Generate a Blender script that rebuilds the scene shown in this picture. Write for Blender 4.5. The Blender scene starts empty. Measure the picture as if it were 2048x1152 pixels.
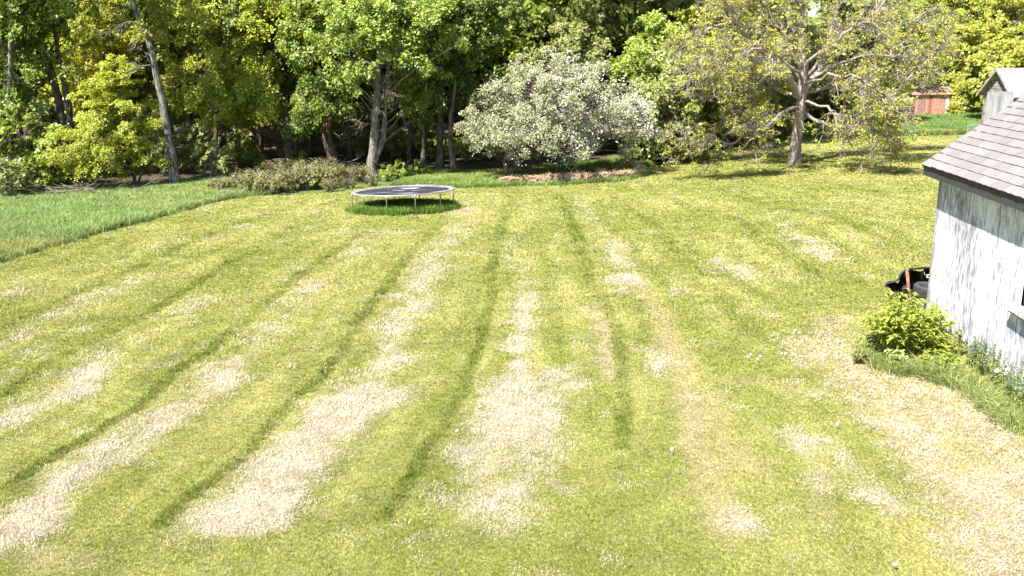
import bpy, math, random
import numpy as np
rng = np.random.default_rng(11); random.seed(5)
SC = bpy.context.scene; COL = SC.collection

# ------------------------------------------------------------------ camera, sky, sun, exposure
FPX, PITCH, ROLL, CH = 1800.0, math.radians(14.5), .0145, 4.2
Fv = np.array([0, math.cos(PITCH), -math.sin(PITCH)]); R0 = np.array([1., 0, 0]); U0 = np.array([0, math.sin(PITCH), math.cos(PITCH)])
Rv = R0*math.cos(ROLL) - U0*math.sin(ROLL); Uv = U0*math.cos(ROLL) + R0*math.sin(ROLL)
cam_d = bpy.data.cameras.new('camera'); cam = bpy.data.objects.new('camera', cam_d); COL.objects.link(cam)
cam_d.sensor_width = 36; cam_d.lens = FPX/2048*36; cam_d.clip_end = 3000; cam_d.clip_start = .1
from mathutils import Matrix, Vector
M3 = Matrix([[Rv[i], Uv[i], -Fv[i]] for i in range(3)]); M4 = M3.to_4x4(); M4.translation = (0, 0, CH)
cam.matrix_world = M4
SC.camera = cam
SHX, SHY = .50, .50                                # shadow shift per metre of height
sun_el = math.atan2(1, math.hypot(SHX, SHY))
wd = bpy.data.worlds.new('World'); SC.world = wd; wd.use_nodes = True
nt = wd.node_tree; nt.nodes.clear()
sky = nt.nodes.new('ShaderNodeTexSky'); sky.sky_type = 'NISHITA'; sky.sun_disc = False
sky.sun_elevation = sun_el; sky.sun_rotation = math.atan2(-SHX, -SHY)
bg = nt.nodes.new('ShaderNodeBackground'); bg.inputs[1].default_value = .075
ow = nt.nodes.new('ShaderNodeOutputWorld'); nt.links.new(sky.outputs[0], bg.inputs[0]); nt.links.new(bg.outputs[0], ow.inputs[0])
sl = bpy.data.lights.new('sun', 'SUN'); sl.energy = 5.0; sl.angle = math.radians(.55); sl.color = (1, .955, .88)
so = bpy.data.objects.new('sun', sl); COL.objects.link(so); so.location = (-20, -20, 40)
so.rotation_euler = Vector((SHX, SHY, -1)).to_track_quat('-Z', 'Y').to_euler()
vs = SC.view_settings; vs.view_transform = 'Standard'; vs.look = 'None'; vs.gamma = 1; vs.exposure = 1.58; vs.use_curve_mapping = False
SC.cycles.max_bounces = 6; SC.cycles.diffuse_bounces = 3; SC.cycles.transmission_bounces = 4; SC.cycles.transparent_max_bounces = 6

# ------------------------------------------------------------------ pixels <-> place
def gz(x, y):
    x = np.asarray(x, float); y = np.asarray(y, float)
    a = np.maximum(y, -20)-5
    t = -np.logaddexp(-a/1.6, -37.0/1.6 + 0*a)*1.6
    z = -.0575*t
    sp = np.logaddexp(0, (x-1.5)/1.2)*1.2
    w = 1/(1+np.exp((y-27)/4))
    z = z + .06*np.minimum(sp, 12)*w + .010*np.clip(x, -20, 20)*(1-w)
    return z + .02*np.logaddexp(0, (np.minimum(y, 160)-66)/4)*4
def ray(u, v): return Fv + (u-1024)/FPX*Rv - (v-576)/FPX*Uv
def G(u, v):                                       # the point of the ground seen at a pixel of the photograph
    d = ray(u, v); prev = 1.; hi = None
    for t in np.arange(1, 300, 1.):
        P = d*t
        if CH+P[2] < gz(P[0], P[1]): hi = t; break
        prev = t
    if hi is None: return np.array([d[0]*300, d[1]*300, CH+d[2]*300])
    lo = prev
    for i in range(26):
        m = (lo+hi)/2; P = d*m
        if CH+P[2] < gz(P[0], P[1]): hi = m
        else: lo = m
    return np.array([P[0], P[1], CH+P[2]])
def AT(u, v, Y):                                   # the point of a pixel's ray at forward distance Y
    d = ray(u, v); return d*(Y/d[1]) + np.array([0, 0, CH])
def on(x, y, dz=0): return np.array([x, y, float(gz(x, y))+dz])

# ------------------------------------------------------------------ noise
class VN:
    def __init__(s, seed): s.g = np.random.default_rng(seed).random((256, 256))
    def __call__(s, x, y, sc):
        x = np.asarray(x)/sc+1000.; y = np.asarray(y)/sc+1000.
        xi = np.floor(x).astype(int); yi = np.floor(y).astype(int); fx = x-xi; fy = y-yi
        fx = fx*fx*(3-2*fx); fy = fy*fy*(3-2*fy); g = s.g
        a = g[yi & 255, xi & 255]; b = g[yi & 255, (xi+1) & 255]; c = g[(yi+1) & 255, xi & 255]; d = g[(yi+1) & 255, (xi+1) & 255]
        return (a*(1-fx)+b*fx)*(1-fy)+(c*(1-fx)+d*fx)*fy
    def fbm(s, x, y, sc, o=4):
        r = 0; a = .5; t = 0
        for i in range(o): r = r+a*s(x+i*17.3, y+i*9.1, sc/2**i); t += a; a *= .5
        return r/t
N1, N2, N3 = VN(1), VN(2), VN(3)
def sst(a, b, x): t = np.clip((x-a)/(b-a), 0, 1); return t*t*(3-2*t)

# ------------------------------------------------------------------ mesh building
def mesh_np(name, V, groups, mat=None, smooth=False, attrs=None, mats=None):
    me = bpy.data.meshes.new(name); V = np.asarray(V, np.float32)
    me.vertices.add(len(V)); me.vertices.foreach_set('co', V.ravel())
    groups = [np.asarray(g, np.int32) for g in groups if len(g)]
    idx = np.concatenate([g.ravel() for g in groups]); tot = np.concatenate([np.full(len(g), g.shape[1], np.int32) for g in groups])
    me.loops.add(len(idx)); me.loops.foreach_set('vertex_index', idx)
    me.polygons.add(len(tot)); st = np.concatenate([[0], np.cumsum(tot)[:-1]]).astype(np.int32)
    me.polygons.foreach_set('loop_start', st); me.polygons.foreach_set('loop_total', tot)
    me.polygons.foreach_set('use_smooth', np.full(len(tot), smooth, bool))
    if attrs:
        for k, a in attrs.items():
            a = np.asarray(a, np.float32)
            if a.ndim == 1: at = me.attributes.new(k, 'FLOAT', 'POINT'); at.data.foreach_set('value', a)
            else: at = me.attributes.new(k, 'FLOAT_VECTOR', 'POINT'); at.data.foreach_set('vector', a.ravel())
    if mat: me.materials.append(mat)
    me.update(calc_edges=True); return me
class MB:
    def __init__(s): s.V = []; s.q = []; s.t = []; s.n = 0; s.a = []
    def add(s, V, q=(), t=(), tint=.5):
        V = np.asarray(V, float).reshape(-1, 3); s.V.append(V)
        if len(q): s.q.append(np.asarray(q)+s.n)
        if len(t): s.t.append(np.asarray(t)+s.n)
        s.a.append(np.broadcast_to(np.asarray(tint, float), (len(V),))); s.n += len(V)
    def box(s, c, h, ax=None, tint=.5):              # centre, half sizes, axes
        ax = np.eye(3) if ax is None else np.asarray(ax); c = np.asarray(c, float)
        S = np.array([[i, j, k] for i in (-1, 1) for j in (-1, 1) for k in (-1, 1)], float)*np.asarray(h)
        s.add(c+S@ax, [[0, 1, 3, 2], [4, 6, 7, 5], [0, 4, 5, 1], [2, 3, 7, 6], [0, 2, 6, 4], [1, 5, 7, 3]], tint=tint)
    def tube(s, P, r, k=6, tint=.5, cap=True):
        P = np.asarray(P, float); n = len(P); r = np.broadcast_to(np.asarray(r, float), (n,))
        T = np.gradient(P, axis=0); T /= np.linalg.norm(T, axis=1)[:, None]+1e-9
        up = np.array([0, 0, 1.]) if abs(T[0][2]) < .9 else np.array([1., 0, 0])
        A = np.cross(T, up); A /= np.linalg.norm(A, axis=1)[:, None]+1e-9; B = np.cross(T, A)
        an = np.arange(k)*2*math.pi/k
        ring = P[:, None]+r[:, None, None]*(np.cos(an)[None, :, None]*A[:, None]+np.sin(an)[None, :, None]*B[:, None])
        i = np.arange(n-1)[:, None]*k; j = np.arange(k)[None]; j2 = (j+1) % k
        q = np.stack([i+j, i+j2, i+k+j2, i+k+j], -1).reshape(-1, 4)
        t = []
        if cap and k == 4: q = np.vstack([q, [[3, 2, 1, 0]], [[(n-1)*k+m for m in range(4)]]])
        elif cap:
            t = [[0, m+1, m] for m in range(1, k-1)]+[[(n-1)*k, (n-1)*k+m, (n-1)*k+m+1] for m in range(1, k-1)]
        s.add(ring.reshape(-1, 3), q, t, tint)
    def leaves(s, C, Nrm, size, asp=.55, tint=None, fold=0):
        C = np.asarray(C, float); n = len(C)
        if n == 0: return
        Nrm = Nrm/(np.linalg.norm(Nrm, axis=1)[:, None]+1e-9); rd = rng.normal(size=(n, 3))
        A = np.cross(Nrm, rd); A /= np.linalg.norm(A, axis=1)[:, None]+1e-9; B = np.cross(Nrm, A)
        sz = np.broadcast_to(np.asarray(size, float), (n,))[:, None]
        V = np.stack([C-A*sz, C+B*sz*asp+A*sz*.1, C+A*sz, C-B*sz*asp+A*sz*.1], 1)
        if fold: V[:, 0] -= Nrm*sz*fold; V[:, 2] -= Nrm*sz*fold
        b = np.arange(n)[:, None]*4
        ti = rng.random(n) if tint is None else tint
        s.add(V.reshape(-1, 3), b+np.array([[0, 1, 2, 3]]), tint=np.repeat(ti, 4))
    def mesh(s, name, mat, smooth=False):
        g = []
        if s.q: g.append(np.vstack(s.q))
        if s.t: g.append(np.vstack(s.t))
        return mesh_np(name, np.vstack(s.V), g, mat, smooth, {'tint': np.concatenate(s.a)})
    def build(s, name, mat, parent=None, smooth=False): return obj(name, s.mesh(name, mat, smooth), parent)
def obj(name, me, parent=None):
    o = bpy.data.objects.new(name, me); COL.objects.link(o)
    if parent is not None: o.parent = parent
    return o
def tag(o, label=None, cat=None, group=None, kind=None):
    if label: o['label'] = label
    if cat: o['category'] = cat
    if group: o['group'] = group
    if kind: o['kind'] = kind
    return o
def thing(name, label, cat, loc, group=None, rz=0):
    o = bpy.data.objects.new(name, None); COL.objects.link(o); o.location = tuple(float(v) for v in loc); o.rotation_euler = (0, 0, rz)
    o.empty_display_size = .2
    return tag(o, label, cat, group)
def copy_thing(src, loc, rz, sc, label, group=None):
    c = src.copy(); COL.objects.link(c); c.location = tuple(float(v) for v in loc); c.rotation_euler = (0, 0, rz)
    c.scale = sc if hasattr(sc, '__len__') else (sc, sc, sc)
    for ch in src.children:
        k = ch.copy(); COL.objects.link(k); k.parent = c
    return tag(c, label, None, group)

# ------------------------------------------------------------------ materials
def mat(name, rough=.8):
    m = bpy.data.materials.new(name); m.use_nodes = True; b = m.node_tree.nodes['Principled BSDF']; b.inputs['Roughness'].default_value = rough
    b.inputs['Specular IOR Level'].default_value = .25
    return m, m.node_tree, b
def nd(t, ty, **k):
    n = t.nodes.new(ty)
    for a, v in k.items():
        if a.startswith('i_'): n.inputs[int(a[2:])].default_value = v
        else: setattr(n, a, v)
    return n
def ramp(t, stops, fac=None):
    r = t.nodes.new('ShaderNodeValToRGB'); e = r.color_ramp.elements
    while len(e) < len(stops): e.new(.5)
    for k, (p, c) in enumerate(stops): e[k].position = p; e[k].color = (*c, 1) if len(c) == 3 else c
    if fac is not None: t.links.new(fac, r.inputs[0])
    return r
def noise(t, scale, detail=4, vec=None, rough=.6):
    n = nd(t, 'ShaderNodeTexNoise'); n.inputs['Scale'].default_value = scale; n.inputs['Detail'].default_value = detail; n.inputs['Roughness'].default_value = rough
    if vec is not None: t.links.new(vec, n.inputs['Vector'])
    return n
def mapped(t, scale, coord='Object'):
    tc = nd(t, 'ShaderNodeTexCoord'); mp = nd(t, 'ShaderNodeMapping'); mp.inputs['Scale'].default_value = scale
    t.links.new(tc.outputs[coord], mp.inputs['Vector']); return mp.outputs[0]
def bump(t, b, h, strength=.4, dist=.02):
    n = nd(t, 'ShaderNodeBump'); n.inputs['Strength'].default_value = strength; n.inputs['Distance'].default_value = dist
    t.links.new(h, n.inputs['Height']); t.links.new(n.outputs[0], b.inputs['Normal'])
def leaf_mat(name, c0, c1, trans=.35, c2=None, rnd=.10):
    m = bpy.data.materials.new(name); m.use_nodes = True; t = m.node_tree; t.nodes.clear()
    at = nd(t, 'ShaderNodeAttribute', attribute_name='tint'); oi = nd(t, 'ShaderNodeObjectInfo')
    st = [(0, c0), (1, c1)] if c2 is None else [(0, c0), (.72, c1), (1, c2)]
    r = ramp(t, st, at.outputs['Fac'])
    hs = nd(t, 'ShaderNodeHueSaturation'); t.links.new(r.outputs[0], hs.inputs['Color'])
    mr = nd(t, 'ShaderNodeMapRange'); mr.inputs[3].default_value = 1-rnd; mr.inputs[4].default_value = 1+rnd; t.links.new(oi.outputs['Random'], mr.inputs[0]); t.links.new(mr.outputs[0], hs.inputs['Value'])
    d = nd(t, 'ShaderNodeBsdfDiffuse'); tr = nd(t, 'ShaderNodeBsdfTranslucent'); g = nd(t, 'ShaderNodeBsdfGlossy'); g.inputs['Roughness'].default_value = .45
    g.inputs['Color'].default_value = (.5, .5, .5, 1)
    mx = nd(t, 'ShaderNodeMixShader'); mx.inputs[0].default_value = trans; m2 = nd(t, 'ShaderNodeMixShader'); m2.inputs[0].default_value = .06
    t.links.new(hs.outputs[0], d.inputs[0]); t.links.new(hs.outputs[0], tr.inputs[0])
    t.links.new(d.outputs[0], mx.inputs[1]); t.links.new(tr.outputs[0], mx.inputs[2]); t.links.new(mx.outputs[0], m2.inputs[1]); t.links.new(g.outputs[0], m2.inputs[2])
    o = nd(t, 'ShaderNodeOutputMaterial'); t.links.new(m2.outputs[0], o.inputs[0]); return m
def bark_mat(name, c0, c1, sc=7, lo=.40, hi=.62):
    m, t, b = mat(name, .9); v = mapped(t, (sc, sc, sc*.22)); n = noise(t, 1.5, 6, v, .7)
    r = ramp(t, [(lo, c0), (hi, c1)], n.outputs['Fac']); t.links.new(r.outputs[0], b.inputs['Base Color']); bump(t, b, n.outputs['Fac'], 1.0, .09); return m
def plain(name, c0, c1, sc=12, rough=.7, bmp=.2, metal=0, stretch=(1, 1, 1), lo=.35, hi=.65):
    m, t, b = mat(name, rough); v = mapped(t, tuple(sc*k for k in stretch)); n = noise(t, 1, 5, v)
    r = ramp(t, [(lo, c0), (hi, c1)], n.outputs['Fac']); t.links.new(r.outputs[0], b.inputs['Base Color']); b.inputs['Metallic'].default_value = metal
    if bmp: bump(t, b, n.outputs['Fac'], bmp, .01)
    return m
M = {}
M['leaf_mid'] = leaf_mat('leaf_mid', (0.1, 0.145, 0.02), (0.29, 0.37, 0.045), .35, (0.42, 0.48, 0.09))
M['leaf_dark'] = leaf_mat('leaf_dark', (0.06, 0.1, 0.018), (0.18, 0.25, 0.035), .3, (0.27, 0.34, 0.06))
M['leaf_beech'] = leaf_mat('leaf_beech', (.24, .29, .02), (.48, .52, .035), .4, (.60, .62, .08))
M['leaf_gold'] = leaf_mat('leaf_gold', (.30, .30, .02), (.54, .52, .03), .4, (.66, .62, .07))
M['leaf_yellow'] = leaf_mat('leaf_yellow', (0.19, 0.21, 0.025), (0.38, 0.39, 0.05), .4, (0.48, 0.47, 0.09))
M['leaf_lime'] = leaf_mat('leaf_lime', (0.2, 0.25, 0.02), (0.42, 0.46, 0.04), .4, (0.52, 0.54, 0.08))
M['leaf_olive'] = leaf_mat('leaf_olive', (0.13, 0.16, 0.04), (0.29, 0.32, 0.08), .35, (0.38, 0.39, 0.14))
M['leaf_needle'] = leaf_mat('leaf_needle', (0.058, 0.098, 0.039), (0.130, 0.195, 0.078), .2, (0.195, 0.260, 0.104))
M['leaf_apple'] = leaf_mat('leaf_apple', (0.16, 0.18, 0.08), (0.36, 0.37, 0.2), .35, (0.48, 0.47, 0.32))
M['blossom'] = leaf_mat('blossom', (.60, .56, .54), (.80, .77, .75), .35, (.85, .83, .82), .05)
M['leaf_spring'] = leaf_mat('leaf_spring', (0.26, 0.28, 0.03), (0.44, 0.445, 0.05), .4, (0.56, 0.54, 0.1))
M['leaf_peony'] = leaf_mat('leaf_peony', (0.14, 0.19, 0.022), (0.28, 0.33, 0.04), .35, (0.4, 0.42, 0.09))
M['leaf_weed'] = leaf_mat('leaf_weed', (0.14, 0.19, 0.045), (0.29, 0.35, 0.1), .3, (0.42, 0.44, 0.2))
M['leaf_spike'] = leaf_mat('leaf_spike', (0.078, 0.104, 0.078), (0.208, 0.260, 0.169), .2, (0.208, 0.169, 0.234))
M['leaf_bramble'] = leaf_mat('leaf_bramble', (0.1, 0.1, 0.035), (0.23, 0.24, 0.06), .35, (0.28, 0.22, 0.11))
M['tall_grass_blade'] = leaf_mat('tall_grass_blade', (0.16, 0.2, 0.05), (0.32, 0.37, 0.11), .35, (0.46, 0.46, 0.22))
M['bark_grey'] = bark_mat('bark_grey', (.10, .085, .07), (.36, .32, .28))
M['bark_dark'] = bark_mat('bark_dark', (.045, .035, .028), (.19, .16, .13))
M['bark_pale'] = bark_mat('bark_pale', (.05, .045, .04), (.38, .345, .31), 5)
M['bark_brown'] = bark_mat('bark_brown', (.09, .06, .045), (.33, .25, .20))
M['bark_limb'] = bark_mat('bark_limb', (.14, .11, .09), (.46, .39, .345), 6, .3, .7)
M['twig'] = plain('twig', (.20, .16, .13), (.46, .40, .35), 5, .9)
M['brush'] = plain('brush_wood', (.10, .08, .065), (.30, .25, .21), 5, .9)
M['dead_wood'] = plain('dead_wood', (.30, .25, .21), (.60, .54, .47), 5, .9)

# ------------------------------------------------------------------ lawn maps: mowing ridges, dry thatch, tan streaks (all in ground metres)
GX0, GX1, GY0, GY1, GR = -34., 42., 4., 72., .08
gx = np.arange(GX0, GX1+.001, GR); gy = np.arange(GY0, GY1+.001, GR); XX, YY = np.meshgrid(gx, gy)
def poly_field(pix, wid, jit=1.):                           # soft mask along a line traced on the ground, wid = half width in metres
    P = np.array([G(u, v)[:2] for u, v in pix]); out = np.zeros_like(XX); pad = wid*4+.5
    jx = XX+((N2(XX, YY, 1.1)-.5)*.25+(N3(XX, YY, .35)-.5)*.12)*jit
    for a, b in zip(P[:-1], P[1:]):
        x0, x1 = sorted((a[0], b[0])); y0, y1 = sorted((a[1], b[1]))
        i0 = max(0, int((y0-pad-GY0)/GR)); i1 = int((y1+pad-GY0)/GR)+1; j0 = max(0, int((x0-pad-GX0)/GR)); j1 = int((x1+pad-GX0)/GR)+1
        if i1 <= i0 or j1 <= j0: continue
        X = jx[i0:i1, j0:j1]; Y = YY[i0:i1, j0:j1]
        if X.size == 0: continue
        ab = b-a; t = np.clip(((X-a[0])*ab[0]+(Y-a[1])*ab[1])/(ab@ab+1e-9), 0, 1)
        d = np.hypot(X-a[0]-t*ab[0], Y-a[1]-t*ab[1])
        out[i0:i1, j0:j1] = np.maximum(out[i0:i1, j0:j1], np.exp(-(d/wid)**2))
    return out
RIDGES = [
 ([(0,661),(109,610),(182,575),(233,555),(317,518),(368,493),(456,456),(547,427),(620,402)], .12, .8),
 ([(0,792),(91,734),(164,697),(219,668),(292,632),(365,588),(401,562),(456,529),(510,504),(547,482),(583,460),(638,431),(693,407)], .12, .85),
 ([(0,991),(35,959),(112,914),(157,890),(216,851),(279,809),(310,781),(365,737),(419,701),(474,653),(510,624),(547,595),(602,548),(656,515),(700,486),(730,460)], .12, 1),
 ([(325,1054),(367,1012),(419,970),(471,925),(499,893),(570,827),(605,788),(647,750),(700,672),(736,617),(773,573),(817,511),(853,475),(879,449)], .13, 1),
 ([(772,1040),(804,977),(849,903),(884,858),(908,820),(929,771),(959,697),(973,635),(981,591),(981,544),(992,500),(1003,460),(1017,413),(1019,391)], .13, 1),
 ([(1115,391),(1134,420),(1145,453),(1159,489),(1174,533),(1181,559),(1203,599),(1228,653),(1239,708),(1243,774),(1248,813),(1241,872),(1241,897)], .13, .95),
 ([(1221,387),(1252,415),(1287,439),(1304,449),(1339,487),(1356,508),(1384,532),(1415,553)], .14, .75),
 ([(1440,600),(1478,640),(1512,675)], .25, .6),
 ([(1297,376),(1339,394),(1367,411),(1408,428)], .14, .6),
 ([(1460,432),(1495,453),(1533,480),(1582,512),(1616,536),(1644,553)], .14, .85),
 ([(1426,376),(1478,394),(1526,411),(1575,421),(1634,428),(1686,442),(1738,463),(1786,494)], .15, .8),
 ([(1530,371),(1582,380),(1648,401)], .15, .7), ([(1668,369),(1720,381),(1773,388)], .15, .7),
 ([(36,544),(219,497),(277,471),(365,446),(492,413)], .12, .5), ([(0,1010),(30,985),(70,940)], .12, .7)]
STRAW = [
 ([(35,1050),(122,987),(244,900),(349,834),(454,757)], .36, 1), ([(454,757),(547,650),(620,585),(690,525),(760,470)], .38, .72),
 ([(490,1030),(560,950),(620,890),(680,840),(740,790)], .42, 1.25), ([(520,990),(600,930),(700,860)], .35, 1.1), ([(740,790),(779,740),(791,653),(828,584),(864,526),(900,482),(930,440),(935,405)], .42, .85),
 ([(1050,562),(1054,635),(1046,708),(1043,763)], .17, 1), ([(1043,763),(1020,850),(985,900),(960,990)], .38, .95), ([(1090,790),(1075,870),(1040,960),(1000,1040)], .36, .85), ([(1000,470),(1030,530),(1060,570),(1120,566)], .3, .55),
 ([(0,855),(70,809),(140,785),(175,757)], .28, .95), ([(91,792),(146,763),(219,719),(255,683),(310,653),(401,606)], .36, .75), ([(560,560),(640,505),(700,460)], .4, .45),
 ([(0,693),(55,668),(109,635),(182,606),(255,570),(328,548)], .4, .68), ([(430,478),(456,467),(510,453)], .5, .7), ([(580,463),(602,460),(650,455)], .5, .8), ([(740,470),(790,455)], .5, .7),
 ([(0,600),(60,575)], .4, .6), ([(150,540),(300,500)], .5, .45), ([(1100,740),(1130,770),(1140,810)], .25, .6),
 ([(1167,405),(1188,446),(1218,489),(1239,533),(1261,584)], .3, .9), ([(1300,700),(1320,750)], .2, .8), ([(1450,532),(1490,545),(1530,557)], .35, .85), ([(1555,430),(1600,475),(1661,519)], .4, .75),
 ([(1430,520),(1470,540)], .3, .7), ([(1460,1010),(1470,1050)], .12, .9), ([(1130,970),(1145,985)], .08, 1), ([(1180,560),(1250,580)], .2, .4),
 ([(1650,890),(1700,960),(1780,1020)], .2, .7), ([(1600,860),(1610,940),(1620,1000)], .12, .55), ([(1350,580),(1380,590)], .25, .6),
 ([(1420,372),(1480,390),(1530,380)], .5, .4), ([(1650,420),(1760,405),(1850,400)], .4, .55), ([(1700,470),(1800,450),(1860,480)], .5, .4)]
TAN = [([(1181,613),(1199,657),(1207,708),(1212,760)], .16, .9), ([(1310,630),(1360,720),(1385,800),(1400,860),(1415,930),(1430,1000),(1450,1060)], .2, 1), ([(1400,780),(1440,840),(1480,900),(1500,940)], .25, .6),
 ([(1650,690),(1720,760),(1800,830),(1900,930),(2000,1040)], .45, 1), ([(1780,760),(1880,810),(1960,870),(2060,960)], .5, 1), ([(1900,900),(1980,980),(2060,1060)], .5, 1), ([(1960,1060),(2050,1130)], .4, .8),
 ([(1470,760),(1560,770),(1640,790)], .3, .5), ([(60,1110),(130,1140)], .2, .7), ([(1670,640),(1660,720)], .3, .7), ([(950,400),(960,420),(930,460)], .6, .4),
 ([(1590,880),(1620,960),(1630,1030)], .16, .7), ([(1230,470),(1300,590),(1330,640)], .22, .6), ([(760,830),(800,790),(880,760)], .3, .35), ([(280,900),(340,850),(430,770)], .2, .4)]
def fields(lst, mul, jit=1.):
    o = np.zeros_like(XX)
    for p, w, s in lst: o = np.maximum(o, poly_field(p, w*mul, jit)*s)
    return o
# number of the mowing pass at every point of the lawn: counted across the traced ridges
gzz = gz(XX, YY); DD = np.stack([XX, YY, gzz-CH], -1); kf = DD@Fv; PU = 1024+FPX*(DD@Rv)/kf; PV = 576-FPX*(DD@Uv)/kf
FAM = [0, 1, 2, 3, 4, 5, 6, 9, 10]; UK = []
for q in FAM:
    pp = np.array(sorted([(v, u) for u, v in RIDGES[q][0]])); vv, uu = pp[:, 0], pp[:, 1]; o = np.interp(PV, vv, uu)
    s0 = (uu[1]-uu[0])/(vv[1]-vv[0]); s1 = (uu[-1]-uu[-3])/(vv[-1]-vv[-3]); o = np.where(PV < vv[0], uu[0]+(PV-vv[0])*s0, np.where(PV > vv[-1], uu[-1]+(PV-vv[-1])*s1, o)); UK.append(o)
for q in range(1, len(UK)): UK[q] = np.maximum(UK[q], UK[q-1]+12)
PHI = np.zeros_like(XX); PHI = np.where(PU < UK[0], (PU-UK[0])/(UK[1]-UK[0]), PHI)
for q in range(len(UK)-1): m_ = (PU >= UK[q]) & (PU < UK[q+1]); PHI = np.where(m_, q+(PU-UK[q])/(UK[q+1]-UK[q]), PHI)
PHI = np.where(PU >= UK[-1], len(UK)-1+(PU-UK[-1])/np.maximum(UK[-1]-UK[-2], 20), PHI)
PHI = np.clip(PHI, -6, 16)+(N1.fbm(XX, YY, 1.5, 3)-.5)*.16
streak = .6*N2.fbm(PHI*1.0, YY*.05, .22, 3)+.4*N3.fbm(PHI, YY*.11, .09, 2)            # long streaks that follow the mower
band = .5+.5*np.cos(PHI*2*math.pi*3+2.4)*np.clip(N3.fbm(XX, YY, 6, 2)*1.8-.3, 0, 1)
ridge = fields(RIDGES, .52, .4); straw = fields(STRAW, 1.25); tan = fields(TAN, 1.15)
ridge *= (.6+.4*sst(.34, .6, N1.fbm(XX, YY, 1.4, 4)))
sn = N2.fbm(XX, YY, .8, 4); sn2 = N3.fbm(XX, YY, .25, 2)
straw = straw*sst(.26, .66, .42*streak+.58*sn+(straw-.6)*.30)
rag = N1.fbm(XX+31, YY*.6, .6, 4)*.55+N2.fbm(XX, YY*.7+77, .26, 2)*.45
straw = np.clip(.50*straw+.55*sst(.15, 1.15, straw+(rag-.5)*2.8)*sst(.02, .5, straw), 0, 1)
lone = sst(.55, .72, streak)*sst(.45, .7, sn)*.28
straw = np.clip(np.maximum(straw, lone*(YY < 50)), 0, 1); straw *= (1-.85*ridge)*np.clip(1.05-YY/34, .26, .74)
tan = np.clip(tan*1.15-(1-(.5*N1.fbm(XX, YY, .8, 4)+.5*streak))*.5+.1, 0, 1)
tan *= .6+.4*sst(.42, .56, rag)
lush = .36*N3.fbm(XX, YY, 3.5, 4)+.46*streak+.18*band
# stripes of the mower: slow light and dark bands beside the ridges
def edge_field(pix, side):                          # signed: positive on the far (upper left) side of a traced edge
    P = np.array([G(u, v)[:2] for u, v in pix]); best = np.full(XX.shape, 1e9); sg = np.zeros_like(XX)
    for a, b in zip(P[:-1], P[1:]):
        ab = b-a; t = np.clip(((XX-a[0])*ab[0]+(YY-a[1])*ab[1])/(ab@ab), 0, 1)
        dx = XX-a[0]-t*ab[0]; dy = YY-a[1]-t*ab[1]; d = np.hypot(dx, dy); c = ab[0]*(YY-a[1])-ab[1]*(XX-a[0])
        m = d < best; best[m] = d[m]; sg[m] = np.sign(c[m])
    return best*sg*side
lawn_edge = [(-160,575),(0,528),(30,520),(100,497),(200,468),(300,441),(400,413),(450,400),(520,392),(600,390),(690,382),(760,372),(850,376),(930,377),(1000,374),(1130,371),(1250,362),(1292,350),(1300,320),(1340,306),(1420,300),(1500,288),(1600,276),(1700,275),(1900,270),(2060,262)]
outside = edge_field(lawn_edge, 1)+(N1.fbm(XX, YY, .8, 3)-.5)*.5                # > 0 beyond the mown lawn
wood_edge = [(-300,430),(0,402),(90,388),(200,378),(330,372),(420,366),(520,352),(640,345),(760,350),(860,345),(940,345),(1000,350),(1100,335),(1200,330),(1300,310),(1420,292),(1500,276),(1560,250),(1620,238),(1750,228),(1900,216),(2060,210)]
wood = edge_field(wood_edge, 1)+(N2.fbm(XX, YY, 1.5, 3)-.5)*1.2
TC = np.array([-4.33, 36.25]); TR = 2.08
dtr = np.hypot(XX-TC[0], YY-TC[1])
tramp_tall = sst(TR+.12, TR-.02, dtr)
def samp(A, x, y):
    fx = np.clip((np.asarray(x)-GX0)/GR, 0, A.shape[1]-1.01); fy = np.clip((np.asarray(y)-GY0)/GR, 0, A.shape[0]-1.01)
    i = fy.astype(int); j = fx.astype(int); a = fx-j; b = fy-i
    return (A[i, j]*(1-a)+A[i, j+1]*a)*(1-b)+(A[i+1, j]*(1-a)+A[i+1, j+1]*a)*b
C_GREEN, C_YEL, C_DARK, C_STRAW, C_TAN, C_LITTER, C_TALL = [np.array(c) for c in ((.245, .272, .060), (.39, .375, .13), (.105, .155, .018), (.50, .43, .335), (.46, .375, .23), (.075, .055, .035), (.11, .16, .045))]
def lawn_colour(x, y):
    x = np.asarray(x); y = np.asarray(y)
    l = samp(lush, x, y)[:, None]; c = C_YEL+(C_GREEN-C_YEL)*sst(.30, .68, l)
    f = N1.fbm(x, y, .5, 3)[:, None]; c = c*(.82+.36*f)
    for m, k in ((tan, C_TAN), (straw, C_STRAW), (ridge, C_DARK)):
        w = np.clip(samp(m, x, y), 0, 1)[:, None]; w = w*(.7 if k is C_STRAW else .8 if k is C_TAN else .95); c = c+(k-c)*w
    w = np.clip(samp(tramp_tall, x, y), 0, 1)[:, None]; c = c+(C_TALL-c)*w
    w = sst(-.05, .12, samp(outside, x, y))[:, None]; c = c+(C_TALL-c)*w
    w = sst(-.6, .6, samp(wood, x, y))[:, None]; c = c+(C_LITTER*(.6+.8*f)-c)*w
    return c

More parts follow.
